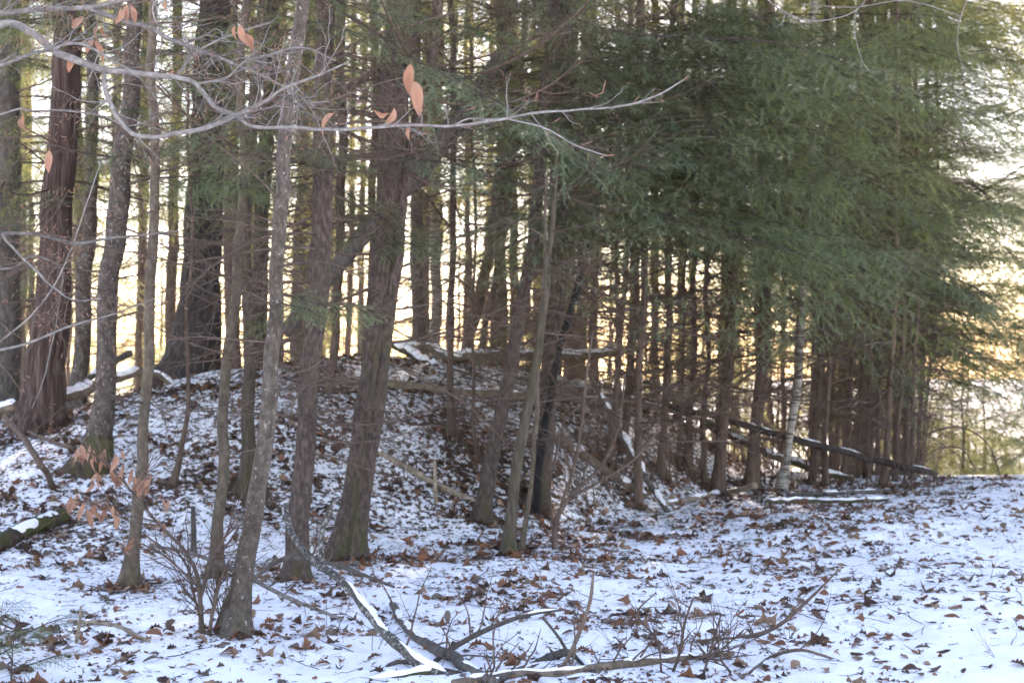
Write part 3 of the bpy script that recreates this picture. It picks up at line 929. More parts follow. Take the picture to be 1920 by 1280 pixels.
# --- boughs that reach forward over the thicket
BIG = [bough_mesh(60 + s, 3.0, lat_step=0.11, twig_step=0.04, droop=d) for s, d in ((0, .14), (1, .24), (2, .32))]
def reach_big(tree, u, v, depth, drop=0.35):
    tgt = P(u, v, depth)
    p, rad = axis_at(tree['curve'], min(tgt[2] + drop, tree['curve'][-1, 2]))
    d = tgt - p; L = np.linalg.norm(d)
    put('bough', BIG, tree, p, math.atan2(d[1], d[0]), math.asin(np.clip(d[2] / L, -1, 1)) + 0.1, min(1.5, L / 2.9), tree['r'])
rb = np.random.default_rng(5)
for key, lst in {
    'stout': [(1120, 60, 12.2), (1180, 150, 12.4), (1150, 300, 12.3), (1010, 120, 12.6), (1230, 330, 12.6), (960, 430, 12.4), (1300, 420, 12.2), (1090, 210, 12.0), (1050, 20, 12.0)],
    'sl1': [(1130, 250, 13.2), (1260, 120, 13.0), (1100, 380, 13.5)],
    'sl3': [(1290, 60, 12.6), (1330, 200, 12.4), (1360, 340, 12.6), (1210, 30, 12.6), (1400, 260, 13.0), (1250, 260, 12.2)],
    'sl6': [(1400, 40, 12.6), (1440, 150, 12.8), (1380, 410, 12.4), (1450, 330, 13.0), (1330, 120, 12.2)],
    'sl7': [(1480, 60, 13.2), (1520, 200, 13.0), (1420, 440, 13.0), (1550, 330, 13.4), (1400, 330, 12.6)],
    'sl8': [(1580, 90, 13.6), (1610, 260, 13.6), (1590, 400, 13.8), (1500, 20, 13.2), (1650, 180, 14.2)],
}.items():
    for (u, v, d) in lst:
        reach_big(T[key], u, v, d)
for key, u0, u1, v0, v1, n in [('stout', 980, 1240, -20, 400, 6), ('scaly', 930, 1080, -20, 300, 5), ('sl1', 1080, 1260, -20, 420, 4), ('sl3', 1180, 1380, -20, 440, 5), ('sl6', 1280, 1460, -20, 440, 5), ('sl7', 1330, 1540, -20, 470, 6), ('sl8', 1420, 1660, -20, 480, 6), ('sr4', 1540, 1720, -20, 480, 5)]:
    for j in range(n):
        reach_big(T[key], rb.uniform(u0, u1), rb.uniform(v0, v1), T[key]['depth'] - rb.uniform(.6, 2.6))
for k in (2, 7, 12, 17, 20, 22, 23):
    t = T['sr%d' % k]
    for j in range(6):
        reach_big(t, rb.uniform(1640, 1850), rb.uniform(-20, 470), t['depth'] + rb.uniform(-2.5, 1.0))
for key, v, az, sc in [('sl7', 590, -60, .75), ('sl7', 640, -120, .7), ('sl8', 660, -30, .75), ('sl8', 560, -60, .85), ('sl8', 690, -140, .5), ('sl3', 560, -80, .7), ('sr2', 560, -70, .9), ('sr7', 540, -60, .9)]:
    sprig(T[key], v, az, sc)
for (u, v, key, d_) in [(1800, 30, 'sr22', 17.5), (1840, 90, 'sr23', 18), (1790, 150, 'sr21', 17.6), (1850, 190, 'sr23', 18.5), (1810, 260, 'sr22', 17.4), (1870, 330, 'sr23', 18), (1840, 390, 'sr22', 17.8),
                        (1885, 420, 'sr23', 18.4), (1820, 470, 'sr21', 17.6), (1850, 540, 'sr23', 18), (1790, 590, 'sr22', 17.5), (1820, 650, 'sr23', 18.2), (1770, 700, 'sr22', 18), (1760, 330, 'sr21', 17), (1780, 430, 'sr20', 17.2), (1750, 520, 'sr19', 17.4)]:
    for j in range(1 if u > 1835 else 2):
        reach_big(T[key], u + rb.uniform(-22, 22), v + rb.uniform(-16, 16), d_ + rb.uniform(-.5, .5), drop=.25 + .2 * j)
# single live sprays low on the trunks of the left half
for key, v, az, s in [('pale', 560, 20, .62), ('pale', 575, -50, .5), ('twin', 455, -60, .75), ('twin', 445, 190, .7), ('straight', 590, 200, .5), ('moss_l', 345, -80, .7),
                      ('cedar', 400, 200, .9), ('cedar', 380, -100, .9), ('scaly', 430, -60, .9), ('scaly', 400, -120, .9), ('stout', 460, -110, 1.1), ('curved', 210, -70, .6),
                      ('twin', 300, -30, .9), ('twin', 130, -50, .9), ('twin', 40, -20, 1.0), ('straight', 330, -160, .8), ('moss_r', 330, 160, .7), ('pine', 330, -100, 1.1), ('stout', 420, -70, 1.1)]:
    sprig(T[key], v, az, s)

rq = np.random.default_rng(88)
for key in ('cedar', 'edge', 'mottled', 'curved', 'pine', 'moss_l', 'moss_r', 'behind_pale', 'straight', 'dark_mid'):
    for j in range(5):
        sprig(T[key], rq.uniform(-20, 380), rq.uniform(0, 360), rq.uniform(.35, .75), rq.normal(-.05, .15), BOUGH)

# --- trees beyond the mound, lit from behind
zones = [(-60, 330, 11, 'of the group left of the pine'), (425, 700, 13, 'between pine and twin hemlock'),
         (770, 1090, 16, 'between twin and stout hemlock'), (1100, 1500, 11, 'behind thicket before the birch'), (1510, 1730, 10, 'behind thicket past the birch')]
rz = np.random.default_rng(31)
def shade_crown(t, n, z0=8.0, protos=None):  # extra high boughs, mostly above the frame, added to block the sun
    top = t['curve'][-1, 2]
    for k in range(n):
        z = z0 + (top - z0 - .3) * (k + t['r'].random()) / n
        p, rad = axis_at(t['curve'], z)
        put('bough', protos or BOUGH_FAR, t, p, k * 2.4 + t['r'].uniform(-.6, .6), t['r'].normal(0, .15), t['r'].uniform(1.0, 1.5) * (1.15 - .5 * k / n), t['r'])
for k in range(len(us)):
    shade_crown(T['sr%d' % k], 5, 6.2)
for k in range(len(stand_l)):
    shade_crown(T['sl%d' % k], 5, 6.2)
for zi, (u0, u1, n, where) in enumerate(zones):
    uu = np.sort(u0 + (u1 - u0) * (np.arange(n) + rz.uniform(.1, .9, n)) / n)
    for k, u in enumerate(uu):
        d = rz.uniform(20.5, 38) if zi < 3 else rz.uniform(23, 36)
        wd = rz.uniform(.10, .26) * F_PX / d
        x = (u - CU) / F_PX * d
        gz = H1(x, d); v = CV + (CAM_Z - gz) / d * F_PX
        dr = rz.uniform(-10, 24)
        pale = rz.random() < .3
        if zi < 3:
            lv = (int(rz.integers(12, 19)) + (8, 4, -1)[zi], rz.uniform(1.4, 5.0), 14, 1.2, .6)
        else:
            lv = (int(rz.integers(7, 11)), rz.uniform(.5, 1.8), 9, 1.0, .6)
        make_tree('background_tree', 'backlit trunk beyond the mound, %s from left %s' % (ORD[k], where),
                  [([(u, v, wd * 1.15), (u + dr * .3, v - 120, wd), (u + dr, 300, wd * .9), (u + dr * 1.3, 0, wd * .85)], 'grey' if pale else 'stand')],
                  depth=d, top=rz.uniform(12, 17), seed=200 + zi * 20 + k, group='backlit trees beyond the mound', dead=(7, .3, 6, .6, 1.2), live=lv, protos=BOUGH_FAR, fine=0.12)
        shade_crown(TREES[-1], (12, 9, 9, 4, 2)[zi])
T['pale_far'] = make_tree('background_tree', 'pale straight sunlit trunk beyond the mound, the thicker of two',
    [([(818, 690, 26), (816, 500, 23), (815, 300, 22), (815, 0, 20)], 'birch')], depth=24, top=14, seed=301, live=(8, 6, 13, 1, .6), protos=BOUGH_FAR, fine=.1, group='backlit trees beyond the mound')
T['pale_far2'] = make_tree('background_tree', 'pale straight sunlit trunk beyond the mound, the thinner of two',
    [([(780, 690, 18), (780, 500, 17), (779, 300, 17), (778, 0, 16)], 'grey')], depth=25, top=14, seed=302, live=(8, 6, 13, 1, .6), protos=BOUGH_FAR, fine=.1, group='backlit trees beyond the mound')

rf = np.random.default_rng(77)
for k in range(26):
    u = -40 + 1640 * (k + rf.uniform(.1, .9)) / 26
    d = rf.uniform(40, 58)
    x = (u - CU) / F_PX * d; gz = H1(x, d); v = CV + (CAM_Z - gz) / d * F_PX
    wd = rf.uniform(.12, .2) * F_PX / d
    top = rf.uniform(4.5, 9.5)
    make_tree('far_evergreen', 'far sunlit evergreen at the back of the wood, %s counting from the left' % ORD[k],
              [([(u, v, wd), (u + 2, v - 100, wd * .9), (u + 4, v - 200, wd * .8)], 'stand')], depth=d, top=top, seed=400 + k, live=(20, .3, top, 1.7, .6), protos=BOUGH_FAR, fine=.2,
              group='far sunlit evergreens')

# --- trees at the right edge and young growth in the sun beyond the clearing
for k, (u, d, lab) in enumerate([(1952, 20.0, 'hemlock at the right edge reaching dark boughs over the bright gap'),
                                 (2010, 24.0, 'hemlock farther back at the right edge, seen above the clearing')]):
    t = make_tree('hemlock_tree', lab, [([(u, 940, 26), (u, 600, 24), (u, 0, 20)], 'stand')], depth=d, top=13, seed=320 + k, dead=(6, 1, 5, .5, 1), live=(150, .2, 8, .55 if k == 0 else .8, .4), fine=.12)
ry = np.random.default_rng(44)
for k in range(16):
    u = 1690 + 15.5 * k + ry.uniform(-6, 6)
    d = ry.uniform(23, 40)
    x = (u - CU) / F_PX * d; gz = H1(x, d)
    v = CV + (CAM_Z - gz) / d * F_PX
    h = np.interp(u, [1690, 1760, 1850, 1930], [4.2, 2.8, 1.6, 2.4]) * ry.uniform(.55, 1.35)
    make_tree('young_evergreen', 'small sunlit yellow-green evergreen beyond the clearing, %s counting from the left' % ORD[k],
              [([(u, v, 9), (u + 2, v - 40, 8), (u + 3, v - 80, 6)], 'stand')], depth=d, top=gz + h, seed=340 + k, live=(30, .05, h, .6, .2), protos=BOUGH_FAR, fine=.15,
              group='young evergreens beyond the clearing')

# ------------------------------------------------------------------ logs, limbs and sticks
def snow_cap(c, parent, base, seed, thick=0.018, half=1.0, cover=0.75, f0=0.0, f1=1.0):
    pts = c[:, :3] - base; rad = c[:, 3]
    n = len(pts)
    t = np.gradient(pts, axis=0); t /= np.linalg.norm(t, axis=1)[:, None]
    side = np.cross(t, np.array([0, 0, 1.0])); side /= np.linalg.norm(side, axis=1)[:, None] + 1e-9
    up = np.cross(side, t)
    s = np.concatenate([[0], np.cumsum(np.linalg.norm(np.diff(pts, axis=0), axis=1))])
    nz = vnoise(np.stack([s * 4.5, s * 0, s * 0], -1), seed)
    nz2 = vnoise(np.stack([s * 17, s * 0, s * 0 + 3], -1), seed)
    cov = np.clip((nz * .75 + nz2 * .25 - (0.75 - cover * 0.62)) * 7, 0, 1)
    f = s / s[-1]
    cov = cov * np.clip((f - f0) * 14, 0, 1) * np.clip((f1 - f) * 14, 0, 1)
    m = 9
    a = np.linspace(-1, 1, m)
    half = half * (.55 + .9 * vnoise(np.stack([np.repeat(s[:, None] * 11, m, 1), np.repeat(np.sign(a)[None] * 5.3, n, 0), np.zeros((n, m))], -1), seed + 9))
    ang = a[None, :] * half * (0.35 + 0.65 * cov)[:, None] * (0.85 + 0.3 * nz2)[:, None]
    lump = vnoise(np.stack([np.repeat(s[:, None] * 24, m, 1), np.repeat(a[None] * 2.2, n, 0), np.zeros((n, m))], -1), seed + 4)
    prof = np.cos(a * np.pi / 2)[None, :] ** 0.6 * (thick * cov * (0.5 + 0.8 * nz2))[:, None] * (.35 + 1.3 * lump)
    R = rad[:, None] * np.where(cov > 0.02, 0.985, 0.80)[:, None] + prof
    V = pts[:, None] + (side[:, None] * np.sin(ang)[..., None] + up[:, None] * np.cos(ang)[..., None]) * R[..., None]
    i = np.arange(n - 1)[:, None] * m; j = np.arange(m - 1)[None]
    Q = np.stack([i + j, i + j + 1, i + m + j + 1, i + m + j], -1).reshape(-1, 4)
    keep = (np.maximum(cov[:-1], cov[1:]) > 0.02)
    i0 = 0
    runs = []
    while i0 < n - 1:
        if keep[i0]:
            i1 = i0
            while i1 < n - 1 and keep[i1]: i1 += 1
            runs.append((i1 - i0, i0, i1)); i0 = i1
        else: i0 += 1
    Q = Q.reshape(n - 1, m - 1, 4)
    for ln, a0, a1 in sorted(runs)[::-1][:7]:
        q = Q[a0:a1].reshape(-1, 4)
        used, inv = np.unique(q.ravel(), return_inverse=True)
        g = Geo(); g.add(V.reshape(-1, 3)[used], inv.reshape(-1, 4))
        link('snow_cap', g.mesh('snow_cap', [M['snow']]), parent)

def rows_px(px):
    rows = []
    for (u, v, d, wd) in px:
        if d is None:
            p = G(u, v)
            rr = wd * .5 / F_PX * p[1]
            p = p + np.array([0, 0, rr * 0.55])
        else:
            p = P(u, v, d); rr = wd * .5 / F_PX * d
        rows.append([*p, rr])
    return np.array(rows)

def make_log(name, label, px, mat, snow=0.7, thick=0.018, twigs=0, sides=18, step=0.035, seed=0, cat='log', rough=0.09, forks=(), twig_len=.35, half=1.0, f0=0.0, f1=1.0, group=None):
    rows = rows_px(px)
    base = rows[:, :3].mean(0); base = rows[0, :3].copy()
    o = empty(name, base, label, cat, group)
    r = np.random.default_rng(seed + 900)
    def one(rows, part):
        c = spline(rows, step)
        c[:, :3] += (vnoise(c[:, :3] * 6 + seed, 3)[:, None] - .5) * c[:, 3:4] * 0.6
        g = Geo()
        def disp(rr, dirs, pp):
            q = pp[:, None, :] * 1.0 + dirs * rr[..., None]
            return rr * (1 + rough * 2.4 * (vnoise(q * 26, seed) - .5) + rough * 3 * (vnoise(pp[:, None, :] * 7 + dirs * .4, seed + 1) - .5))
        g.tube(c[:, :3] - base, c[:, 3], sides, 0, disp)
        link(part, g.mesh(part, [M[mat]]), o)
        if snow and part == 'stem': snow_cap(c, o, base, seed + len(rows), thick, half, snow, f0, f1)
        return c
    c = one(rows, 'stem')
    for fk in forks:
        one(rows_px(fk), 'fork')
    if twigs:
        for k in range(twigs):
            i = int(r.integers(2, len(c) - 2))
            d = unit(c[i + 1, :3] - c[i, :3])
            sd = unit(np.cross(d, r.normal(0, 1, 3))); 
            if sd[2] < -.1: sd[2] *= -1
            g = Geo()
            grow(g, r, np.zeros(3), unit(d * .6 + sd), twig_len * r.uniform(.4, 1.3), max(.002, min(.006, c[i, 3] * .4)), 2, 0, .75, 3, .16, 0, 4)
            link('twig', g.mesh('twig', [M['twig']]), o, loc=c[i, :3] - base)
    return o

def gd(u, v):
    return G(u, v)[1]
make_log('fallen_log', 'long tan fallen log crossing the mound in front of the crest',
    [(598, 712, gd(598, 716), 12), (740, 722, gd(740, 730), 15), (900, 737, gd(900, 746), 16), (1050, 745, gd(1050, 756), 14), (1180, 754, 16.2, 13), (1300, 778, 16.6, 10)],
    'log_pale', snow=.6, seed=1, thick=.016, half=.8)
make_log('fallen_log', 'long dark log sloping through the thicket, its sawn end in the clearing gap',
    [(1120, 742, 16.4, 12), (1230, 756, 16.4, 11), (1330, 779, 16.5, 12), (1430, 806, 16.6, 13), (1530, 833, 16.7, 13), (1640, 861, 16.8, 13), (1756, 889, 16.9, 12)],
    'log_dark', snow=.25, seed=41, thick=.01, half=.55)
make_log('fallen_log', 'snow-topped log lying level on the crest of the mound', [(832, 674, 17.0, 22), (900, 668, 17.1, 20), (1000, 666, 17.2, 20), (1090, 667, 17.3, 18), (1168, 659, 17.4, 15)], 'log', snow=1.0, seed=2, thick=.028, half=1.0)
make_log('fallen_log', 'snow-covered log slanting down the crest right of the twin hemlock', [(738, 645, 17.2, 14), (785, 672, 16.8, 16), (830, 700, 16.4, 16), (880, 735, 16.0, 13)], 'log_moss', snow=1.0, seed=3, thick=.03, half=1.1)
make_log('fallen_log', 'short snow-covered log behind the slanting one on the crest', [(755, 645, 18.0, 16), (820, 660, 18.0, 16), (850, 672, 17.9, 14)], 'log', snow=1.0, seed=33, thick=.03, half=1.0)
make_log('fallen_log', 'snowy log propped behind the curved trunk near the left edge', [(108, 748, 14.2, 20), (150, 735, 14.4, 21), (200, 717, 14.6, 18), (266, 694, 14.9, 14)], 'log', snow=.85, seed=4, thick=.03)
make_log('fallen_limb', 'dark thin limb leaning above the snowy log at left', [(150, 722, 14.6, 12), (195, 690, 14.9, 11), (246, 660, 15.2, 13)], 'dead', snow=.3, seed=5, cat='branch')
make_log('fallen_limb', 'bare forked limb between the curved tree and the pine', [(262, 697, 15.0, 11), (300, 705, 15.0, 11), (330, 735, 15.0, 9), (345, 770, 14.9, 6)], 'log', snow=.3, seed=6, cat='branch', twigs=4)
make_log('fallen_log', 'snow-topped log end at the left edge behind the shaggy tree', [(-60, 790, 14.6, 24), (0, 772, 14.6, 22), (36, 760, 14.6, 20)], 'log', snow=1., seed=7, thick=.04)
make_log('birch_log', 'short pale birch log at the foot of the big pine', [(364, 721, 15.3, 26), (385, 714, 15.4, 27), (404, 706, 15.5, 26)], 'birch', snow=.4, seed=8)
make_log('fallen_log', 'rotting mossy log on the snow at the lower left edge', [(-30, 1045, None, 26), (20, 1018, None, 30), (65, 998, None, 30), (120, 972, None, 28)], 'log_moss', snow=.6, seed=9, thick=.012, rough=.16)
make_log('fallen_limb', 'dark stick leaning down the slope at the left edge', [(8, 780, 12.5, 9), (40, 815, 12.2, 11), (75, 870, 11.9, 12), (102, 918, None, 12)], 'stand', snow=0, seed=10, cat='branch')
make_log('fallen_limb', 'thin dark stick slanting right across the bank at left', [(30, 802, None, 7), (80, 825, None, 9), (140, 846, None, 9)], 'stand', snow=0, seed=11, cat='branch', twigs=4)
make_log('fallen_limb', 'long limb lying down the slope right of the twin hemlock', [(690, 842, None, 9), (745, 868, None, 12), (800, 902, None, 12), (860, 934, None, 11), (905, 948, None, 8)], 'log_pale', snow=.45, seed=12, cat='branch')
make_log('broken_stake', 'pale broken stake standing upright on the slope', [(817, 948, None, 8), (816, 910, gd(817, 948) , 8), (815, 862, gd(817, 948), 6)], 'log_pale', snow=0, seed=13, cat='stick')
make_log('broken_stake', 'short grey broken stub left of the pale trunk', [(364, 1045, None, 14), (363, 1000, gd(364, 1045), 11), (362, 948, gd(364, 1045), 8)], 'dead', snow=0, seed=14, cat='stick')
make_log('fallen_log', 'brown log angled down the bank behind the forked shrub', [(1042, 826, None, 18), (1090, 858, None, 20), (1150, 900, None, 18), (1212, 936, None, 16)], 'log', snow=.5, seed=15)
make_log('fallen_limb', 'pale leaning pole with snow in the brush right of centre', [(1098, 690, 15.2, 9), (1140, 765, 15.0, 10), (1185, 850, 14.8, 11), (1215, 905, 14.7, 11), (1252, 962, None, 10)], 'grey', snow=.25, seed=16, cat='branch')
make_log('fallen_log', 'dark log under the long fallen log in the thicket', [(1320, 792, 17.4, 15), (1430, 845, 17.4, 14), (1520, 876, 17.4, 13), (1600, 900, 17.4, 10)], 'log_moss', snow=.5, seed=17)
make_log('fallen_log', 'dark snow-topped log at the edge of the clearing, the nearer one', [(1438, 946, None, 12), (1500, 944, None, 13), (1580, 943, None, 11), (1665, 940, None, 8)], 'log_moss', snow=.7, seed=18, thick=.014, half=.8)
make_log('fallen_log', 'grey snow-topped log at the edge of the clearing, the farther one', [(1475, 930, None, 9), (1570, 928, None, 10), (1670, 923, None, 9)], 'dead', snow=.45, seed=19, thick=.012, half=.7)
make_log('fallen_limb', 'tan curved limb lying on the snow below the birch', [(1240, 950, None, 9), (1300, 938, None, 11), (1360, 927, None, 10), (1415, 910, 14.9, 12)], 'log_pale', snow=.35, seed=20, cat='branch')
# foreground debris
make_log('fallen_branch', 'lichen-covered forked branch capped with snow at the bottom centre',
    [(536, 945, 8.9, 9), (545, 995, 8.7, 12), (585, 1045, 8.4, 14), (640, 1090, 8.1, 16), (690, 1145, 7.8, 18), (735, 1198, 7.5, 20), (790, 1248, 7.3, 22), (870, 1292, 7.15, 24)],
    'lichen', snow=.42, thick=.016, seed=21, cat='branch', f0=.45, half=.5, twigs=3, forks=([(608, 1062, 8.3, 9), (602, 1030, 8.35, 10), (607, 985, 8.4, 10), (626, 936, 8.5, 8)],))
make_log('fallen_log', 'mossy snow-topped log lying along the bottom edge', [(680, 1284, 7.25, 18), (760, 1270, 7.25, 26), (830, 1268, 7.25, 30), (890, 1284, 7.2, 28)], 'log_moss', snow=.7, thick=.014, seed=22, half=.8)
make_log('fallen_branch', 'brown snow-topped branch right of the lichen branch', [(735, 1135, None, 12), (765, 1185, None, 18), (800, 1212, None, 20), (850, 1240, None, 22), (925, 1285, None, 20)], 'dead', snow=.6, thick=.012, seed=23, half=.75, cat='branch', twigs=7)
make_log('fallen_branch', 'grey arched branch at the bottom, right of centre', [(925, 1284, None, 13), (1000, 1245, 7.4, 14), (1060, 1222, 7.5, 15), (1090, 1235, 7.45, 14), (1114, 1264, None, 12)], 'dead', snow=.3, thick=.01, seed=24, cat='branch')
make_log('fallen_branch', 'reddish twiggy branch lying along the bottom edge', [(850, 1284, None, 15), (960, 1272, None, 16), (1060, 1266, None, 17), (1180, 1250, None, 17), (1285, 1238, None, 13), (1375, 1228, None, 8)], 'log', snow=.45, thick=.009, seed=25, half=.8, cat='branch', twigs=26, twig_len=.3)
make_log('bare_stick', 'bare stick standing up out of the bottom branches', [(1046, 1270, 7.3, 8), (1080, 1200, 7.3, 8), (1105, 1130, 7.3, 7), (1113, 1072, 7.3, 4)], 'log', snow=0, seed=26, cat='stick', sides=8)
make_log('bare_stick', 'thin dark stick crossing the arched branch', [(1020, 1160, 7.5, 5), (1050, 1198, 7.5, 6), (1066, 1226, 7.5, 6)], 'dead', snow=0, seed=27, cat='stick', sides=8)
make_log('fallen_branch', 'grey branch in the lower left of the bottom debris', [(640, 1288, 7.4, 9), (700, 1268, 7.4, 9), (745, 1240, 7.45, 9), (790, 1250, 7.4, 7)], 'dead', snow=.1, seed=28, cat='branch', sides=8)
make_log('fallen_branch', 'rough twiggy branch rising right from the brown branch', [(815, 1240, 7.5, 9), (860, 1207, 7.6, 10), (930, 1172, 7.7, 9), (1000, 1150, 7.8, 6), (1060, 1142, 7.9, 4)], 'dead', snow=.2, seed=29, cat='branch', twigs=8, sides=10)
make_log('fallen_branch', 'long curved twig on the open snow right of the bottom brush', [(1310, 1206, None, 8), (1400, 1198, None, 9), (1460, 1172, 7.9, 8), (1520, 1120, 7.9, 6), (1570, 1070, 7.9, 3)], 'twig', snow=0, seed=30, cat='branch', twigs=5, sides=8)
make_log('fallen_branch', 'bent bare twig lying on the snow near the bottom right', [(1405, 1264, None, 6), (1450, 1232, None, 7), (1502, 1218, 7.35, 6), (1560, 1236, None, 5), (1602, 1256, None, 3)], 'twig', snow=0, seed=31, cat='branch', twigs=4, sides=8)
make_log('fallen_branch', 'smooth grey branch crossing in front of the pale trunk', [(280, 1022, 8.6, 5), (370, 1040, 8.5, 7), (450, 1072, 8.4, 8), (540, 1120, 8.2, 8), (640, 1160, 8.0, 6)], 'twig_grey', snow=0, seed=32, cat='branch', twigs=12, sides=8)
make_log('fallen_branch', 'arched brown limb between the pale and the straight trunks', [(470, 1090, 9.0, 8), (520, 1052, 9.0, 9), (570, 1046, 9.0, 9), (640, 1062, 9.0, 9), (740, 1100, 8.9, 5)], 'dead', snow=0, seed=34, cat='branch', twigs=6, sides=8)
make_log('bare_stick', 'thin pale stick lying on the lower left snow', [(130, 1165, None, 7), (215, 1175, None, 9), (280, 1205, None, 6)], 'log_pale', snow=.3, seed=35, cat='stick', sides=8)
make_log('bare_stick', 'short pale stick standing in the lower left snow', [(143, 1205, 7.9, 6), (149, 1170, 7.9, 6), (152, 1135, 7.9, 4)], 'log_pale', snow=0, seed=36, cat='stick', sides=8)
make_log('bare_stick', 'pale stick slanting up right at the bottom left', [(195, 1262, None, 6), (225, 1240, None, 6), (262, 1218, 7.6, 4)], 'log_pale', snow=0, seed=37, cat='stick', sides=8)

# litter showing round the feet of the trunks, where less snow lies
def bare_feet():
    X, Y, lit = GROUND['X'], GROUND['Y'], GROUND['lit'].copy()
    for tr in TREES:
        if tr['depth'] < 18:
            bx, by = tr['base'][0], tr['base'][1]
            rad = float(tr['curve'][0, 3])
            i0, i1 = np.searchsorted(Y[:, 0], [by - .7, by + .7]); j0, j1 = np.searchsorted(X[0], [bx - .7, bx + .7])
            q = np.hypot(X[i0:i1, j0:j1] - bx, Y[i0:i1, j0:j1] - by) - rad
            lit[i0:i1, j0:j1] += .75 * np.exp(-np.clip(q, 0, None) / .09)
    GROUND['me'].attributes['litter'].data.foreach_set('value', np.clip(lit, 0, 1.3).astype(np.float32).ravel())
bare_feet()

# ------------------------------------------------------------------ leaves
def leaf_geo(kind, seed, curl=1.0):
    """leaf of length 1 along +X from its stalk, V and T"""
    r = np.random.default_rng(seed)
    if kind == 'maple':
        pol = [(180, .28), (205, .30), (228, .46), (250, .39), (282, .54), (310, .45), (335, .5), (0, .66), (24, .5), (50, .45), (78, .54), (110, .39), (132, .46), (155, .30)]
        o = np.array([[math.cos(math.radians(a)) * q * r.uniform(.85, 1.12) + .3, math.sin(math.radians(a)) * q * r.uniform(.85, 1.12), 0] for a, q in pol])
        V = np.vstack([[[.3, 0, 0]], o]); n = len(o)
        T = np.array([[0, 1 + k, 1 + (k + 1) % n] for k in range(n)])
    else:
        if kind == 'oak':
            t = [0, .10, .2, .29, .4, .49, .6, .69, .8, .9, 1]; wv = [.015, .06, .2, .13, .29, .18, .32, .2, .25, .13, 0]
        else:
            t = [0, .12, .3, .5, .7, .88, 1]; wv = [.01, .15, .24, .25, .19, .085, 0]
        t = np.array(t); wv = np.array(wv) * r.uniform(.85, 1.2)
        mid = np.stack([t, 0 * t, 0 * t], -1); lf = np.stack([t + .03, wv, 0 * t], -1); rt = np.stack([t + .03, -wv * r.uniform(.85, 1.1), 0 * t], -1)
        V = np.vstack([mid, lf, rt]); n = len(t); T = []
        for k in range(n - 1):
            T += [[k, k + 1, n + k + 1], [k, n + k + 1, n + k], [k, 2 * n + k + 1, k + 1], [k, 2 * n + k, 2 * n + k + 1]]
        T = np.array(T)
    x, y = V[:, 0], V[:, 1]
    a, b, c = r.uniform(.2, 1.3) * curl, r.uniform(-.9, .9) * curl, r.uniform(-1, 1) * curl
    V[:, 2] = a * y ** 2 * 1.6 + b * (x - .4) ** 2 * .7 + c * x * y * .6 + .1 * np.abs(y) + r.normal(0, .012, len(V)) * curl
    V[:, 2] -= V[:, 2].min() * .3
    return V, T

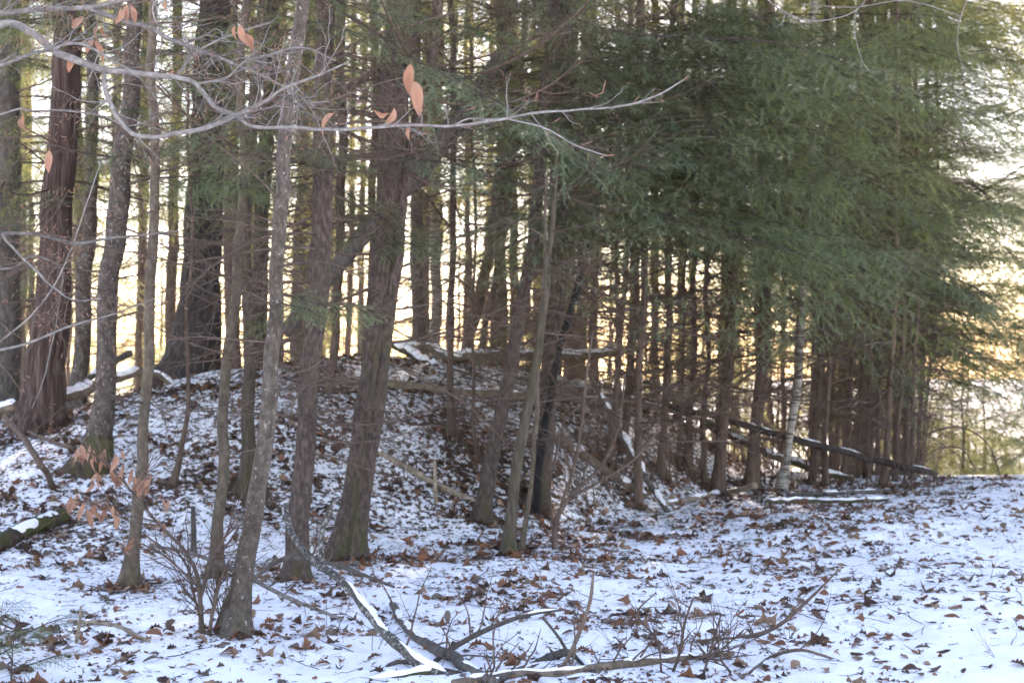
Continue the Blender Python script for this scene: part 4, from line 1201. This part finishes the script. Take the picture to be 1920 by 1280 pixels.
KINDS_L = [('oak', 1), ('oak', 2), ('beech', 3), ('maple', 4), ('beech', 5), ('beech', 6), ('oak', 7), ('beech', 8)]
LG = [leaf_geo(k, s, 1.0 if s % 2 else 1.5) for k, s in KINDS_L]
TINTS = list(LEAFM.keys())
def fallen_leaves():
    r = np.random.default_rng(91)
    n = 125000
    y = np.sqrt(r.uniform(6.75 ** 2, 18.5 ** 2, n))
    x = r.uniform(-.362, .362, n) * y
    U = CU + x / y * F_PX
    yf = np.interp(x, _fx, _fy); yc = np.interp(x, _ccx, _ccy)
    t = np.clip((y - yf) / (yc - yf), 0, 1)
    dens = litter(x, y) * 0.9 + 0.10 * np.interp(U, [1300, 1900], [1, .35])
    dens *= np.interp(U + (y - 9) * 14, [0, 1150, 1500, 1750, 1950], [1, 1, .95, .7, .5])
    cl = np.clip(.5 + 2.6 * n2(x, y, 1.6, 61) + 2.6 * n2(x, y, 4.5, 62), .08, 1.9) 
    for tr in TREES:
        if tr['depth'] < 17:
            dens += .55 * np.exp(-((x - tr['base'][0]) ** 2 + (y - tr['base'][1]) ** 2) / .07)
    keep = r.random(n) < np.clip(dens * cl, 0, 1) * .95
    x, y, t = x[keep], y[keep], t[keep]; n = len(x)
    big = r.random(n) < .21
    size = np.where(big, r.uniform(.05, .105, n), r.uniform(.018, .045, n))
    var = r.integers(0, len(LG), n)
    tint = r.choice(4, n, p=[.34, .2, .29, .17])
    tint = np.where((t > .12) & (r.random(n) < .5), 2, tint)
    yaw = r.uniform(0, 6.283, n)
    tilt = np.abs(r.normal(0, .28, n)) * np.where(r.random(n) < .2, 2.2, 1)
    tilt = np.where(np.isin(var, [2, 4, 5, 7]), np.clip(tilt, 0, .3), np.clip(tilt, 0, .8))
    tax = r.uniform(0, 6.283, n)
    e = .05
    nx = -(H(x + e, y) - H(x - e, y)) / (2 * e); ny = -(H(x, y + e) - H(x, y - e)) / (2 * e)
    z = H(x, y) + n2(x, y, 3.3, 8) * 0.03 + n2(x, y, 11, 5) * 0.034 + n2(x, y, 22, 6) * 0.018 + r.uniform(-.016, .010, n) + size * np.sin(tilt) * .25
    order = np.argsort(-(size / y) * (0.4 + np.sin(tilt) + .3))
    single = set(order[:300].tolist())
    meshes = {}
    glob = Geo()
    marks = [(150, 'at lower left edge'), (330, 'by the slim tan trunk'), (520, 'near the pale trunk'), (700, 'below the straight hemlock'), (900, 'below the twin hemlock'),
             (1200, 'below the mossy pole'), (1350, 'by the bottom twig tangle'), (1500, 'below the birch thicket'), (1750, 'on the open snow'), (9999, 'at right edge of clearing')]
    labs = {}
    for i in range(n):
        M3 = (Matrix.Rotation(math.atan2(math.hypot(nx[i], ny[i]), 1), 3, Vector((-ny[i], nx[i], 0)) if abs(nx[i]) + abs(ny[i]) > 1e-6 else Vector((1, 0, 0)))
              @ Matrix.Rotation(tilt[i], 3, Vector((math.cos(tax[i]), math.sin(tax[i]), 0))) @ Matrix.Rotation(yaw[i], 3, 'Z'))
        if i in single:
            k, s = KINDS_L[var[i]]
            key = (int(var[i]), int(tint[i]))
            if key not in meshes:
                g = Geo(); g.add(LG[var[i]][0], T=LG[var[i]][1])
                meshes[key] = g.mesh('fallen_leaf', [LEAFM[TINTS[tint[i]]]])
            o = link('fallen_leaf', meshes[key])
            o.matrix_world = Matrix.Translation((x[i], y[i], z[i])) @ M3.to_4x4() @ Matrix.Scale(size[i], 4)
            u = CU + x[i] / y[i] * F_PX
            where = next(w_ for lim, w_ in marks if u < lim)
            lobes = {'oak': 'lobed oak', 'maple': 'pointed maple', 'beech': 'oval beech'}[k]
            far = ' ' if y[i] < 8.6 else ' farther back ' if y[i] < 11 else ' far back '
            lab = '%s %s leaf%s%s' % (TINTS[tint[i]], lobes, far, where)
            tag(o, lab, 'leaf', 'larger fallen leaves on the snow')
            labs.setdefault(lab, []).append((u, o))
        else:
            R = np.array(M3) * size[i]
            V = LG[var[i]][0] @ R.T + np.array([x[i], y[i], z[i]])
            glob.add(V, T=LG[var[i]][1], m=int(tint[i]))
    for lab, lst in labs.items():
        if len(lst) > 1:
            for k, (u, o) in enumerate(sorted(lst, key=lambda q: q[0])):
                o['label'] = lab + ', ' + ('leftmost' if k == 0 else ORD[k] + ' from left')
    o = link('leaf_litter', glob.mesh('leaf_litter', [LEAFM[k] for k in TINTS]))
    tag(o, 'countless small brown fallen leaves strewn over the thin snow', 'leaf litter', kind='stuff')
    print('leaves', n)
fallen_leaves()

def twig_litter():
    r = np.random.default_rng(17)
    n = 5200
    y = np.sqrt(r.uniform(6.75 ** 2, 17.5 ** 2, n)); x = r.uniform(-.36, .36, n) * y
    keep = r.random(n) < litter(x, y) * .8 + .25
    x, y = x[keep], y[keep]
    g = Geo()
    for i in range(len(x)):
        L = r.uniform(.02, .07) if r.random() < .75 else r.uniform(.08, .26)
        a = r.uniform(0, 6.283); q = np.linspace(-.5, .5, 4)
        xs_ = x[i] + math.cos(a) * q * L + r.normal(0, .06 * L, 4); ys_ = y[i] + math.sin(a) * q * L + r.normal(0, .06 * L, 4)
        zs_ = H(xs_, ys_) + n2(xs_, ys_, 3.3, 8) * 0.03 + n2(xs_, ys_, 11, 5) * 0.034 + n2(xs_, ys_, 22, 6) * 0.018 + .004 + np.linspace(0, 1, 4) * L * r.uniform(0, .35)
        rr = r.uniform(.0009, .0022) * (1 + 2 * L)
        g.tube(np.stack([xs_, ys_, zs_], -1), [rr, rr, rr * .9, rr * .5], 3, 0, cap=False)
    o = link('twig_litter', g.mesh('twig_litter', [M['bough_wood']]))
    tag(o, 'countless tiny dark twigs and stems scattered over the snow', 'twig litter', kind='stuff')
twig_litter()

# ------------------------------------------------------------------ beech reaching in from the left, in focus
BL = []
for s in range(4):
    V, T_ = leaf_geo('beech', 30 + s, 1.9)
    V = V * np.array([1, .95, 1]); V[:, 2] -= .25 * V[:, 0] ** 2; V[:, 1] += .07 * np.sin(V[:, 0] * 5 + s) * V[:, 0]
    g = Geo(); g.add(V, T=T_); g.tube([[-.12, 0, .01], [-.05, 0, 0.005], [0.05, 0, 0]], .008, 3, 0, cap=False)
    BL.append(g.mesh('leaf', [M['beech_leaf']]))

def hang_leaf(parent, base, u, v, d, ang, lpx, r, part='leaf', width=1.0):
    """leaf with its stalk at pixel u, v, pointing ang degrees (0 right, -90 down in the picture)"""
    p = P(u, v, d)
    a = math.radians(ang)
    X = Vector((math.cos(a), r.normal(0, .25), math.sin(a))).normalized()
    Zv = Vector((r.normal(0, .5), -1, r.normal(0, .5)))
    Y = Zv.cross(X).normalized(); Zv = X.cross(Y)
    Mx = Matrix((X, Y, Zv)).transposed()
    o = link(part, BL[int(r.integers(4))], parent)
    s = lpx / F_PX * d
    o.matrix_local = Matrix.Translation(Vector(p - base)) @ Mx.to_4x4() @ Matrix.Diagonal((s, s * width, s, 1))
    return o

def beech():
    d = 6.3
    bx = -2.95
    base = np.array([bx, d, H1(bx, d)])
    o = empty('beech_tree', base, 'smooth grey beech at the left reaching bare curved branches and a few tan leaves across', 'tree')
    cv = spline([[bx, d, base[2] - .1, .11], [bx + .03, d, 1.5, .10], [bx - .02, d, 3.5, .08], [bx + .05, d, 7.5, .03]], .08)
    trunk_obj('trunk', cv, 'grey', o, base, 3)
    r = np.random.default_rng(17)
    limbs = [
        ([(-390, 220, 0, 26), (-150, 110, 0, 20), (0, 46, 0, 15), (60, 62, 0, 14), (110, 100, 0, 14), (195, 130, 0, 12), (330, 145, 0, 9.5), (368, 160, 0, 8.5), (400, 198, 0, 8), (440, 216, 0, 7.5), (480, 238, 0, 7), (560, 240, 0, 6.5), (640, 243, 0, 6.5), (760, 235, 0, 6), (850, 236, .05, 5.5), (950, 222, .1, 5), (1010, 211, .1, 4.6), (1160, 200, .1, 4), (1230, 180, .1, 3.4), (1282, 150, .1, 2.4)], 11),
        ([(195, 132, 0, 9), (197, 165, -.05, 8.5), (214, 210, -.1, 8), (240, 245, -.1, 8), (280, 258, -.1, 8), (330, 250, -.1, 8.5), (385, 240, -.1, 8.5), (440, 218, -.05, 8), (500, 188, 0, 7), (530, 167, 0, 6), (600, 140, .1, 4.5), (650, 118, .1, 3)], 9),
        ([(-390, 160, .1, 16), (-150, 40, .1, 13), (0, 26, .1, 11), (80, 18, .1, 10.5), (170, 14, .1, 9.5), (260, -6, .1, 8)], 8),
        ([(165, 16, .1, 8), (230, 40, .1, 8), (280, 52, .1, 8), (320, 74, .1, 8), (372, 95, .1, 7), (440, 120, .1, 6), (530, 162, .1, 5), (590, 200, .1, 3.5)], 10),
        ([(-200, 175, -.1, 9), (0, 122, -.1, 6), (60, 100, -.1, 6), (95, 95, -.1, 6), (118, 84, -.1, 6), (150, 82, -.1, 5.5), (185, 98, -.1, 5), (225, 122, -.1, 4), (262, 146, -.1, 2.5)], 6),
        ([(330, 145, 0, 5), (362, 104, .05, 5), (400, 80, .05, 4.5), (445, 62, .1, 4), (505, 42, .1, 2.5)], 5),
        ([(370, 158, 0, 5.5), (425, 146, 0, 5), (457, 117, 0, 4.5), (500, 105, 0, 4.5), (550, 90, 0, 4), (590, 96, 0, 3.5), (630, 114, 0, 2.5)], 5),
        ([(950, 223, .1, 4), (1020, 240, .1, 3.6), (1080, 272, .1, 3.2), (1138, 292, .1, 2.2)], 0),
        ([(850, 236, .05, 3), (880, 222, .05, 3.2), (910, 224, .08, 3), (950, 222, .1, 3)], 0),
        ([(440, 217, 0, 4), (480, 208, .05, 4), (540, 196, .1, 3.5), (620, 190, .1, 2.4)], 4),
        ([(300, 55, .1, 3.5), (285, 20, .1, 3), (300, -10, .1, 3)], 2),
        ([(-390, 430, -.2, 12), (-150, 440, -.2, 9), (0, 437, -.2, 6.5), (70, 440, -.2, 6), (140, 457, -.2, 5.5), (200, 447, -.2, 4.5), (270, 440, -.2, 3.5), (340, 432, -.2, 2)], 9),
        ([(0, 437, -.2, 5), (30, 470, -.25, 4.5), (75, 515, -.3, 4), (130, 560, -.3, 3), (190, 560, -.3, 2)], 5),
        ([(-300, 720, -.3, 8), (0, 656, -.3, 5), (60, 640, -.3, 4.6), (130, 612, -.3, 4), (215, 588, -.3, 3), (300, 555, -.3, 2)], 5),
        ([(-200, 470, -.1, 6), (0, 505, -.1, 4), (60, 480, -.1, 4), (110, 500, -.1, 3.5), (115, 545, -.1, 3), (85, 700, -.1, 2.4), (60, 766, -.1, 1.6)], 5),
        ([(-300, 330, 0, 7), (0, 215, 0, 4), (60, 208, 0, 4), (150, 210, 0, 3.6), (230, 235, 0, 3), (300, 300, 0, 2)], 8),
        ([(0, 640, -.2, 3.6), (60, 590, -.2, 3.4), (110, 520, -.2, 3), (150, 420, -.2, 2.4), (190, 300, -.2, 1.8)], 4),
    ]
    for li, (px, ntw) in enumerate(limbs):
        rows = np.array([[*(P(u, v, d + dd) - base), wd * .5 / F_PX * d] for (u, v, dd, wd) in px])
        c = spline(rows, .02)
        c[:, :3] += (vnoise(c[:, :3] * 22 + li, 3)[:, None] - .5) * .006
        g = Geo()
        g.tube(c[:, :3], c[:, 3] * (1 + .25 * (vnoise(c[:, :3] * 40, 2) - .5)), 8, 0)
        link('limb', g.mesh('limb', [M['twig_grey']]), o)
        vis = np.where(c[:, 0] + base[0] > -.345 * d)[0]
        for k in range(int(ntw * 3.2)):
            i = int(vis[int(r.uniform(.03, .97) * (len(vis) - 1))])
            i = min(i, len(c) - 2)
            dr = unit(c[i + 1, :3] - c[i, :3])
            sd = unit(np.array([r.normal(0, 1), r.normal(0, .9), r.normal(0.1, 1)]))
            g = Geo(); tips = []
            tl = r.uniform(.06, .30)
            grow(g, r, np.zeros(3), unit(dr * .7 + sd * .8), tl, min(.0032, c[i, 3] * .55), 2 if tl > .12 else 1, 0, .7, 3, .17, 0, 4, tips, taper=.4)
            for (tp, td) in tips:
                if r.random() < .55:
                    L = r.uniform(.012, .022)
                    g.tube([tp, tp + td * L * .5, tp + td * L], [.0013, .0019, .0003], 4, 1, cap=False)
            link('twig', g.mesh('twig', [M['twig_grey'] if li < 11 else M['twig'], M['bud']]), o, loc=c[i, :3])
    for (u, v, ang, lp) in [(157, 31, -142, 36), (186, 46, -112, 32), (190, 50, -72, 30), (174, 72, -110, 30), (178, 76, -60, 34), (190, 96, -84, 24), (137, 103, -105, 34),
                            (226, 16, -100, 30), (238, 8, -95, 36), (244, 10, -70, 34), (312, 0, -95, 26), (440, 48, -88, 26), (448, 46, -68, 46), (458, 62, -62, 36), (334, 130, -75, 22), (326, 132, -130, 16),
                            (44, 216, -100, 38), (92, 281, -92, 42), (626, 211, -128, 46), (740, 202, -110, 40), (729, 213, 178, 30), (770, 118, -95, 62), (776, 150, -78, 66), (768, 236, -100, 28)]:
        hang_leaf(o, base, u, v, d + .02, ang, lp, r, width=.78)
    for (u, v, a) in [(1282, 150, 40), (1138, 292, 5), (1116, 180, 150), (1120, 178, 20), (1132, 165, 75), (1190, 190, 45), (1040, 228, 30), (1098, 270, 20), (1005, 183, 70), (880, 205, 20), (790, 210, 25)]:
        g = Geo(); p = P(u, v, d + .1) - base; a = math.radians(a)
        td = np.array([math.cos(a), 0, math.sin(a)]); L = .035
        g.tube([p - td * .02, p + td * L * .5, p + td * L], [.0014, .0026, .0004], 5, 0, cap=False)
        link('bud', g.mesh('bud', [M['bud']]), o)
beech()

# thin bare twigs hanging into the top right corner
def hanging(px_lists, label, seed):
    d = 6.2
    r = np.random.default_rng(seed)
    base = P(px_lists[0][0][0], px_lists[0][0][1], d)
    o = empty('hanging_twig', base, label, 'twig')
    for px in px_lists:
        rows = np.array([[*(P(u, v, d) - base), wd * .32 / F_PX * d] for (u, v, wd) in px])
        c = spline(rows, .02); g = Geo(); g.tube(c[:, :3], c[:, 3], 5, 0)
        link('stem', g.mesh('stem', [M['twig_grey']]), o)
        for k in range(3):
            i = int(r.integers(1, len(c) - 1)); g = Geo()
            grow(g, r, np.zeros(3), unit(r.normal(0, 1, 3)), r.uniform(.03, .1), .001, 1, 0, .7, 2, .2, 0, 3)
            link('twig', g.mesh('twig', [M['twig_grey']]), o, loc=c[i, :3])
hanging([[(1400, -60, 5), (1440, 0, 4.5), (1485, 30, 4), (1530, 40, 3.6), (1595, 26, 3), (1630, -6, 2.6)], [(1606, 18, 2.6), (1602, 60, 2.4), (1620, 122, 2), (1640, 136, 1.6), (1660, 128, 1.2)], [(1474, 26, 2.2), (1466, 45, 1.8), (1468, 62, 1.2)]],
        'thin pale twig looping down into the top right of the view', 8)
hanging([[(1822, -50, 3.4), (1812, 0, 3), (1798, 45, 2.8), (1796, 90, 2.4), (1808, 128, 2), (1840, 146, 1.6)], [(1500, 8, 2.4), (1600, 14, 2.8), (1700, 2, 3), (1800, 30, 2.6)]],
        'thin dark twig hanging against the bright gap at top right', 9)

# ------------------------------------------------------------------ shrubs, saplings and brush
def shrub_mesh(seed, h, stems=5, spread=.35, mat='twig', rad=.007, lvl=2, nsub=6):
    r = np.random.default_rng(seed); g = Geo()
    for k in range(stems):
        a = r.uniform(0, 6.283)
        d = unit(np.array([math.cos(a) * spread * r.uniform(.3, 1.3), math.sin(a) * spread * r.uniform(.3, 1.3), 1]))
        grow(g, r, np.array([math.cos(a), math.sin(a), -0.6]) * .04, d, h * r.uniform(.6, 1.05), rad * r.uniform(.6, 1.2), lvl, 0, .65, nsub, .12, .02, 5)
    return g.mesh('stems', [M[mat]])
SHRUB = [shrub_mesh(400 + k, 1.3, 5 + k % 3) for k in range(4)]
SMALL = [shrub_mesh(420 + k, .45, 3, .5, 'twig', .003, 2, 4) for k in range(3)]
rs = np.random.default_rng(66)
def put_shrub(u, v, s, label, mesh, group=None, d=None):
    p = G(u, v) if d is None else np.array([(u - CU) / F_PX * d, d, H1((u - CU) / F_PX * d, d)])
    o = empty('shrub', p, label, 'shrub', group)
    m = link('stems', mesh, o, rot=(0, 0, rs.uniform(0, 6.28)), scale=s)
    return o
brush = [(1075, 940, 1.0), (1110, 950, .8), (1150, 930, .9), (1225, 930, .8), (1270, 915, 1.0), (1305, 905, .9), (1375, 905, .9), (1130, 860, .8), (1290, 850, .9), (1440, 905, .8),
         (1000, 880, .9), (900, 900, .6), (860, 845, .6), (760, 900, .5)]
for k, (u, v, s) in enumerate(sorted(brush)):
    put_shrub(u, v, s, 'leafless brown brush on the bank below the thicket, %s counting from the left' % ORD[k], SHRUB[k % 4], 'brush on the bank below the thicket')
edge = [(1490, 915, .7), (1535, 915, .8), (1580, 918, .7), (1620, 915, .8), (1660, 915, .7), (1700, 918, .8), (1745, 920, .6), (1560, 905, 1.0), (1640, 903, 1.0), (1690, 905, .9)]
for k, (u, v, s) in enumerate(sorted(edge)):
    put_shrub(u, v, s, 'low dark brush at the far edge of the clearing, %s counting from the left' % ORD[k], SHRUB[(k + 1) % 4], 'brush at the far edge of the clearing')
back = [(1130, 19), (1165, 21), (1205, 20), (1250, 22), (1290, 19.5), (1330, 21.5), (1370, 20), (1405, 22.5), (1450, 20.5), (1495, 22), (1540, 20), (1580, 23), (1615, 21), (1655, 22.5), (1690, 20.5), (1720, 23)]
for k, (u, d_) in enumerate(back):
    put_shrub(u, 0, 1.8, 'tall tangled brush among the trunks deep in the thicket, %s counting from the left' % ORD[k], SHRUB[(k + 2) % 4], 'tangled brush deep in the thicket', d=d_)
small = [(1010, 1100, .8), (700, 1215, .9), (1275, 1150, .9), (1320, 1220, 1.0), (1370, 1240, .9), (1245, 1235, 1.0), (560, 1240, .6), (1480, 1195, .6), (1850, 1080, .6), (1870, 1230, .5), (1340, 1060, .6), (940, 1200, .7), (1180, 1230, .8), (1700, 1010, .5), (330, 1150, .7), (620, 1190, .8)]
for k, (u, v, s) in enumerate(sorted(small)):
    put_shrub(u, v, s, 'small bare seedling poking through the snow, %s counting from the left' % ORD[k], SMALL[k % 3], 'bare seedlings in the snow')

def drawn(name, label, cat, lists, mat, ntw=3, tl=.25, seed=0, lvl=2):
    """plant with stems drawn one by one: (u, v, depth, width)"""
    r = np.random.default_rng(seed + 700)
    base = rows_px([lists[0][0]])[0, :3]
    o = empty(name, base, label, cat)
    for px in lists:
        c = spline(rows_px(px), .03)
        g = Geo(); g.tube(c[:, :3] - base, c[:, 3] * (1 + .3 * (vnoise(c[:, :3] * 25, 4) - .5)), 7, 0)
        link('stem', g.mesh('stem', [M[mat]]), o)
        for k in range(ntw):
            i = int(r.uniform(.25, .98) * (len(c) - 2)); g = Geo()
            dr = unit(c[i + 1, :3] - c[i, :3])
            grow(g, r, np.zeros(3), unit(dr + unit(r.normal(0, 1, 3)) * .8), tl * r.uniform(.5, 1.3), min(.004, c[i, 3] * .6), lvl, 0, .7, 4, .15, 0.02, 4)
            link('twig', g.mesh('twig', [M['twig']]), o, loc=c[i, :3] - base)
    return o, base
dd = G(1040, 1032)[1]
drawn('forked_shrub', 'dark forked shrub with curving stems at the foot of the bank', 'shrub',
      [[(1040, 1034, None, 11), (1042, 980, dd, 10), (1062, 940, dd, 9), (1095, 905, dd + .1, 8), (1130, 870, dd + .2, 6), (1160, 800, dd + .3, 4), (1172, 700, dd + .3, 3)],
       [(1043, 985, dd, 8), (1058, 930, dd, 7), (1075, 880, dd, 7), (1090, 800, dd, 6), (1100, 700, dd, 5), (1112, 620, dd, 3)],
       [(1070, 930, dd, 6), (1120, 905, dd - .2, 5), (1190, 860, dd - .3, 4), (1240, 800, dd - .3, 3)],
       [(1041, 1000, dd, 6), (1030, 930, dd, 5), (1040, 860, dd, 4), (1060, 780, dd, 3)]], 'stand', 6, .35, 1)
dd = G(376, 1192)[1]
sap, sapb = drawn('beech_sapling', 'beech sapling at lower left still holding drooping orange leaves', 'sapling',
      [[(378, 1192, None, 11), (376, 1140, dd, 10), (370, 1080, dd, 8), (345, 1030, dd, 7), (300, 985, dd, 5), (255, 930, dd, 4), (200, 870, dd, 3), (150, 838, dd, 2)],
       [(300, 985, dd, 4), (240, 975, dd, 3), (180, 945, dd, 2.4), (130, 935, dd, 2)],
       [(255, 930, dd, 3), (270, 890, dd, 2.4), (285, 860, dd, 2)],
       [(376, 1120, dd, 7), (395, 1060, dd, 6), (420, 1010, dd - .1, 5), (450, 960, dd - .1, 3)],
       [(372, 1100, dd, 6), (330, 1060, dd - .1, 4), (290, 1030, dd - .1, 3), (240, 1010, dd - .1, 2)]], 'twig', 16, .34, 2)
rl = np.random.default_rng(23)
for (u0, v0, n, sp, l0) in [(150, 838, 7, 30, 34), (200, 850, 6, 26, 34), (140, 935, 4, 14, 34), (180, 945, 7, 26, 36), (225, 870, 5, 26, 36), (250, 890, 5, 26, 42), (265, 900, 4, 20, 40), (240, 1005, 3, 10, 34), (310, 930, 2, 10, 26), (300, 975, 2, 14, 26), (178, 890, 3, 14, 34), (285, 885, 2, 10, 30), (210, 955, 4, 18, 30)]:
    for k in range(n + 1):
        hang_leaf(sap, sapb, u0 + rl.uniform(-sp, sp), v0 + rl.uniform(-10, 14), dd + rl.uniform(-.12, .12), rl.normal(-98, 22), l0 * rl.uniform(.6, 1.05), rl, width=.62)
drawn('twig_shrub', 'cluster of thin dark upright stems left of the pale trunk foot', 'shrub',
      [[(392, 1195, None, 8), (400, 1140, dd - .05, 7), (412, 1090, dd - .05, 6), (430, 1050, dd - .05, 4)], [(385, 1195, None, 6), (365, 1120, dd, 5), (350, 1060, dd, 4), (320, 1020, dd, 3)], [(400, 1190, None, 5), (425, 1120, dd, 4), (470, 1050, dd, 3)]], 'stand', 15, .3, 3)
drawn('bramble', 'arching thin canes at the right end of the long log', 'shrub',
      [[(1690, 915, None, 4), (1720, 830, 17.0, 4), (1790, 800, 16.8, 3), (1850, 830, 16.6, 3), (1880, 905, 16.4, 2)], [(1700, 915, None, 4), (1740, 850, 17, 3), (1800, 840, 17, 3), (1830, 880, 17, 2)], [(1660, 915, None, 4), (1690, 850, 17, 3), (1750, 870, 17, 2)]], 'stand', 4, .3, 4)
dd2 = G(1300, 1262)[1]
drawn('twig_shrub', 'tangle of mossy bare twigs above the bottom branch, right of centre', 'shrub',
      [[(1262, 1262, None, 6), (1275, 1220, dd2, 6), (1283, 1170, dd2, 5), (1300, 1120, dd2 + .1, 3)], [(1320, 1262, None, 5), (1335, 1210, dd2, 5), (1352, 1150, dd2, 3)], [(1240, 1262, None, 5), (1232, 1200, dd2, 4), (1195, 1150, dd2, 4), (1230, 1110, dd2, 2)], [(1370, 1262, None, 5), (1350, 1225, dd2, 4), (1395, 1180, dd2, 3)]], 'stand', 7, .2, 5)
# little evergreens
for k, (u, v, d_, s, lab) in enumerate([(20, 1282, 7.3, .62, 'green hemlock seedling at the bottom left corner'), (-6, 1250, 7.6, .55, 'feathery green hemlock seedling half cut off at the bottom left edge')]):
    p = P(u, v, d_); p[2] = H1(p[0], p[1])
    o = empty('hemlock_seedling', p, lab, 'seedling')
    c = np.array([[0, 0, -.03], [.01, 0, .15], [.03, 0, .32]]); g = Geo(); g.tube(c, [.004, .003, .001], 5, 0); link('stem', g.mesh('stem', [M['twig']]), o)
    for j in range(5):
        link('bough', SPRAY[j % 3], o, loc=(0.01, 0, .05 + .05 * j), rot=(0, -.45, j * 2.3 + k), scale=.36 * s / .6)

# ------------------------------------------------------------------ thin scattering veil, added to lift the dark tones
def veil():
    m, t, out = newmat('veil')
    pv = N(t, 'ShaderNodeVolumePrincipled')
    pv.inputs['Color'].default_value = (0.92, 0.95, 1.0, 1)
    pv.inputs['Density'].default_value = 0.0002
    pv.inputs['Anisotropy'].default_value = 0.3
    t.links.new(pv.outputs[0], out.inputs['Volume'])
    g = Geo()
    x0, x1, y0, y1, z0, z1 = -230, 230, -70, 460, -9, 19
    V = [[x, y, z] for z in (z0, z1) for y in (y0, y1) for x in (x0, x1)]
    g.add(V, Q=[[0, 2, 3, 1], [4, 5, 7, 6], [0, 1, 5, 4], [2, 6, 7, 3], [0, 4, 6, 2], [1, 3, 7, 5]])
    o = link('veil', g.mesh('veil', [m], smooth=False))
    tag(o, 'thin pale haze added through the whole wood to lift the dark tones', 'veil', kind='stuff')
veil()
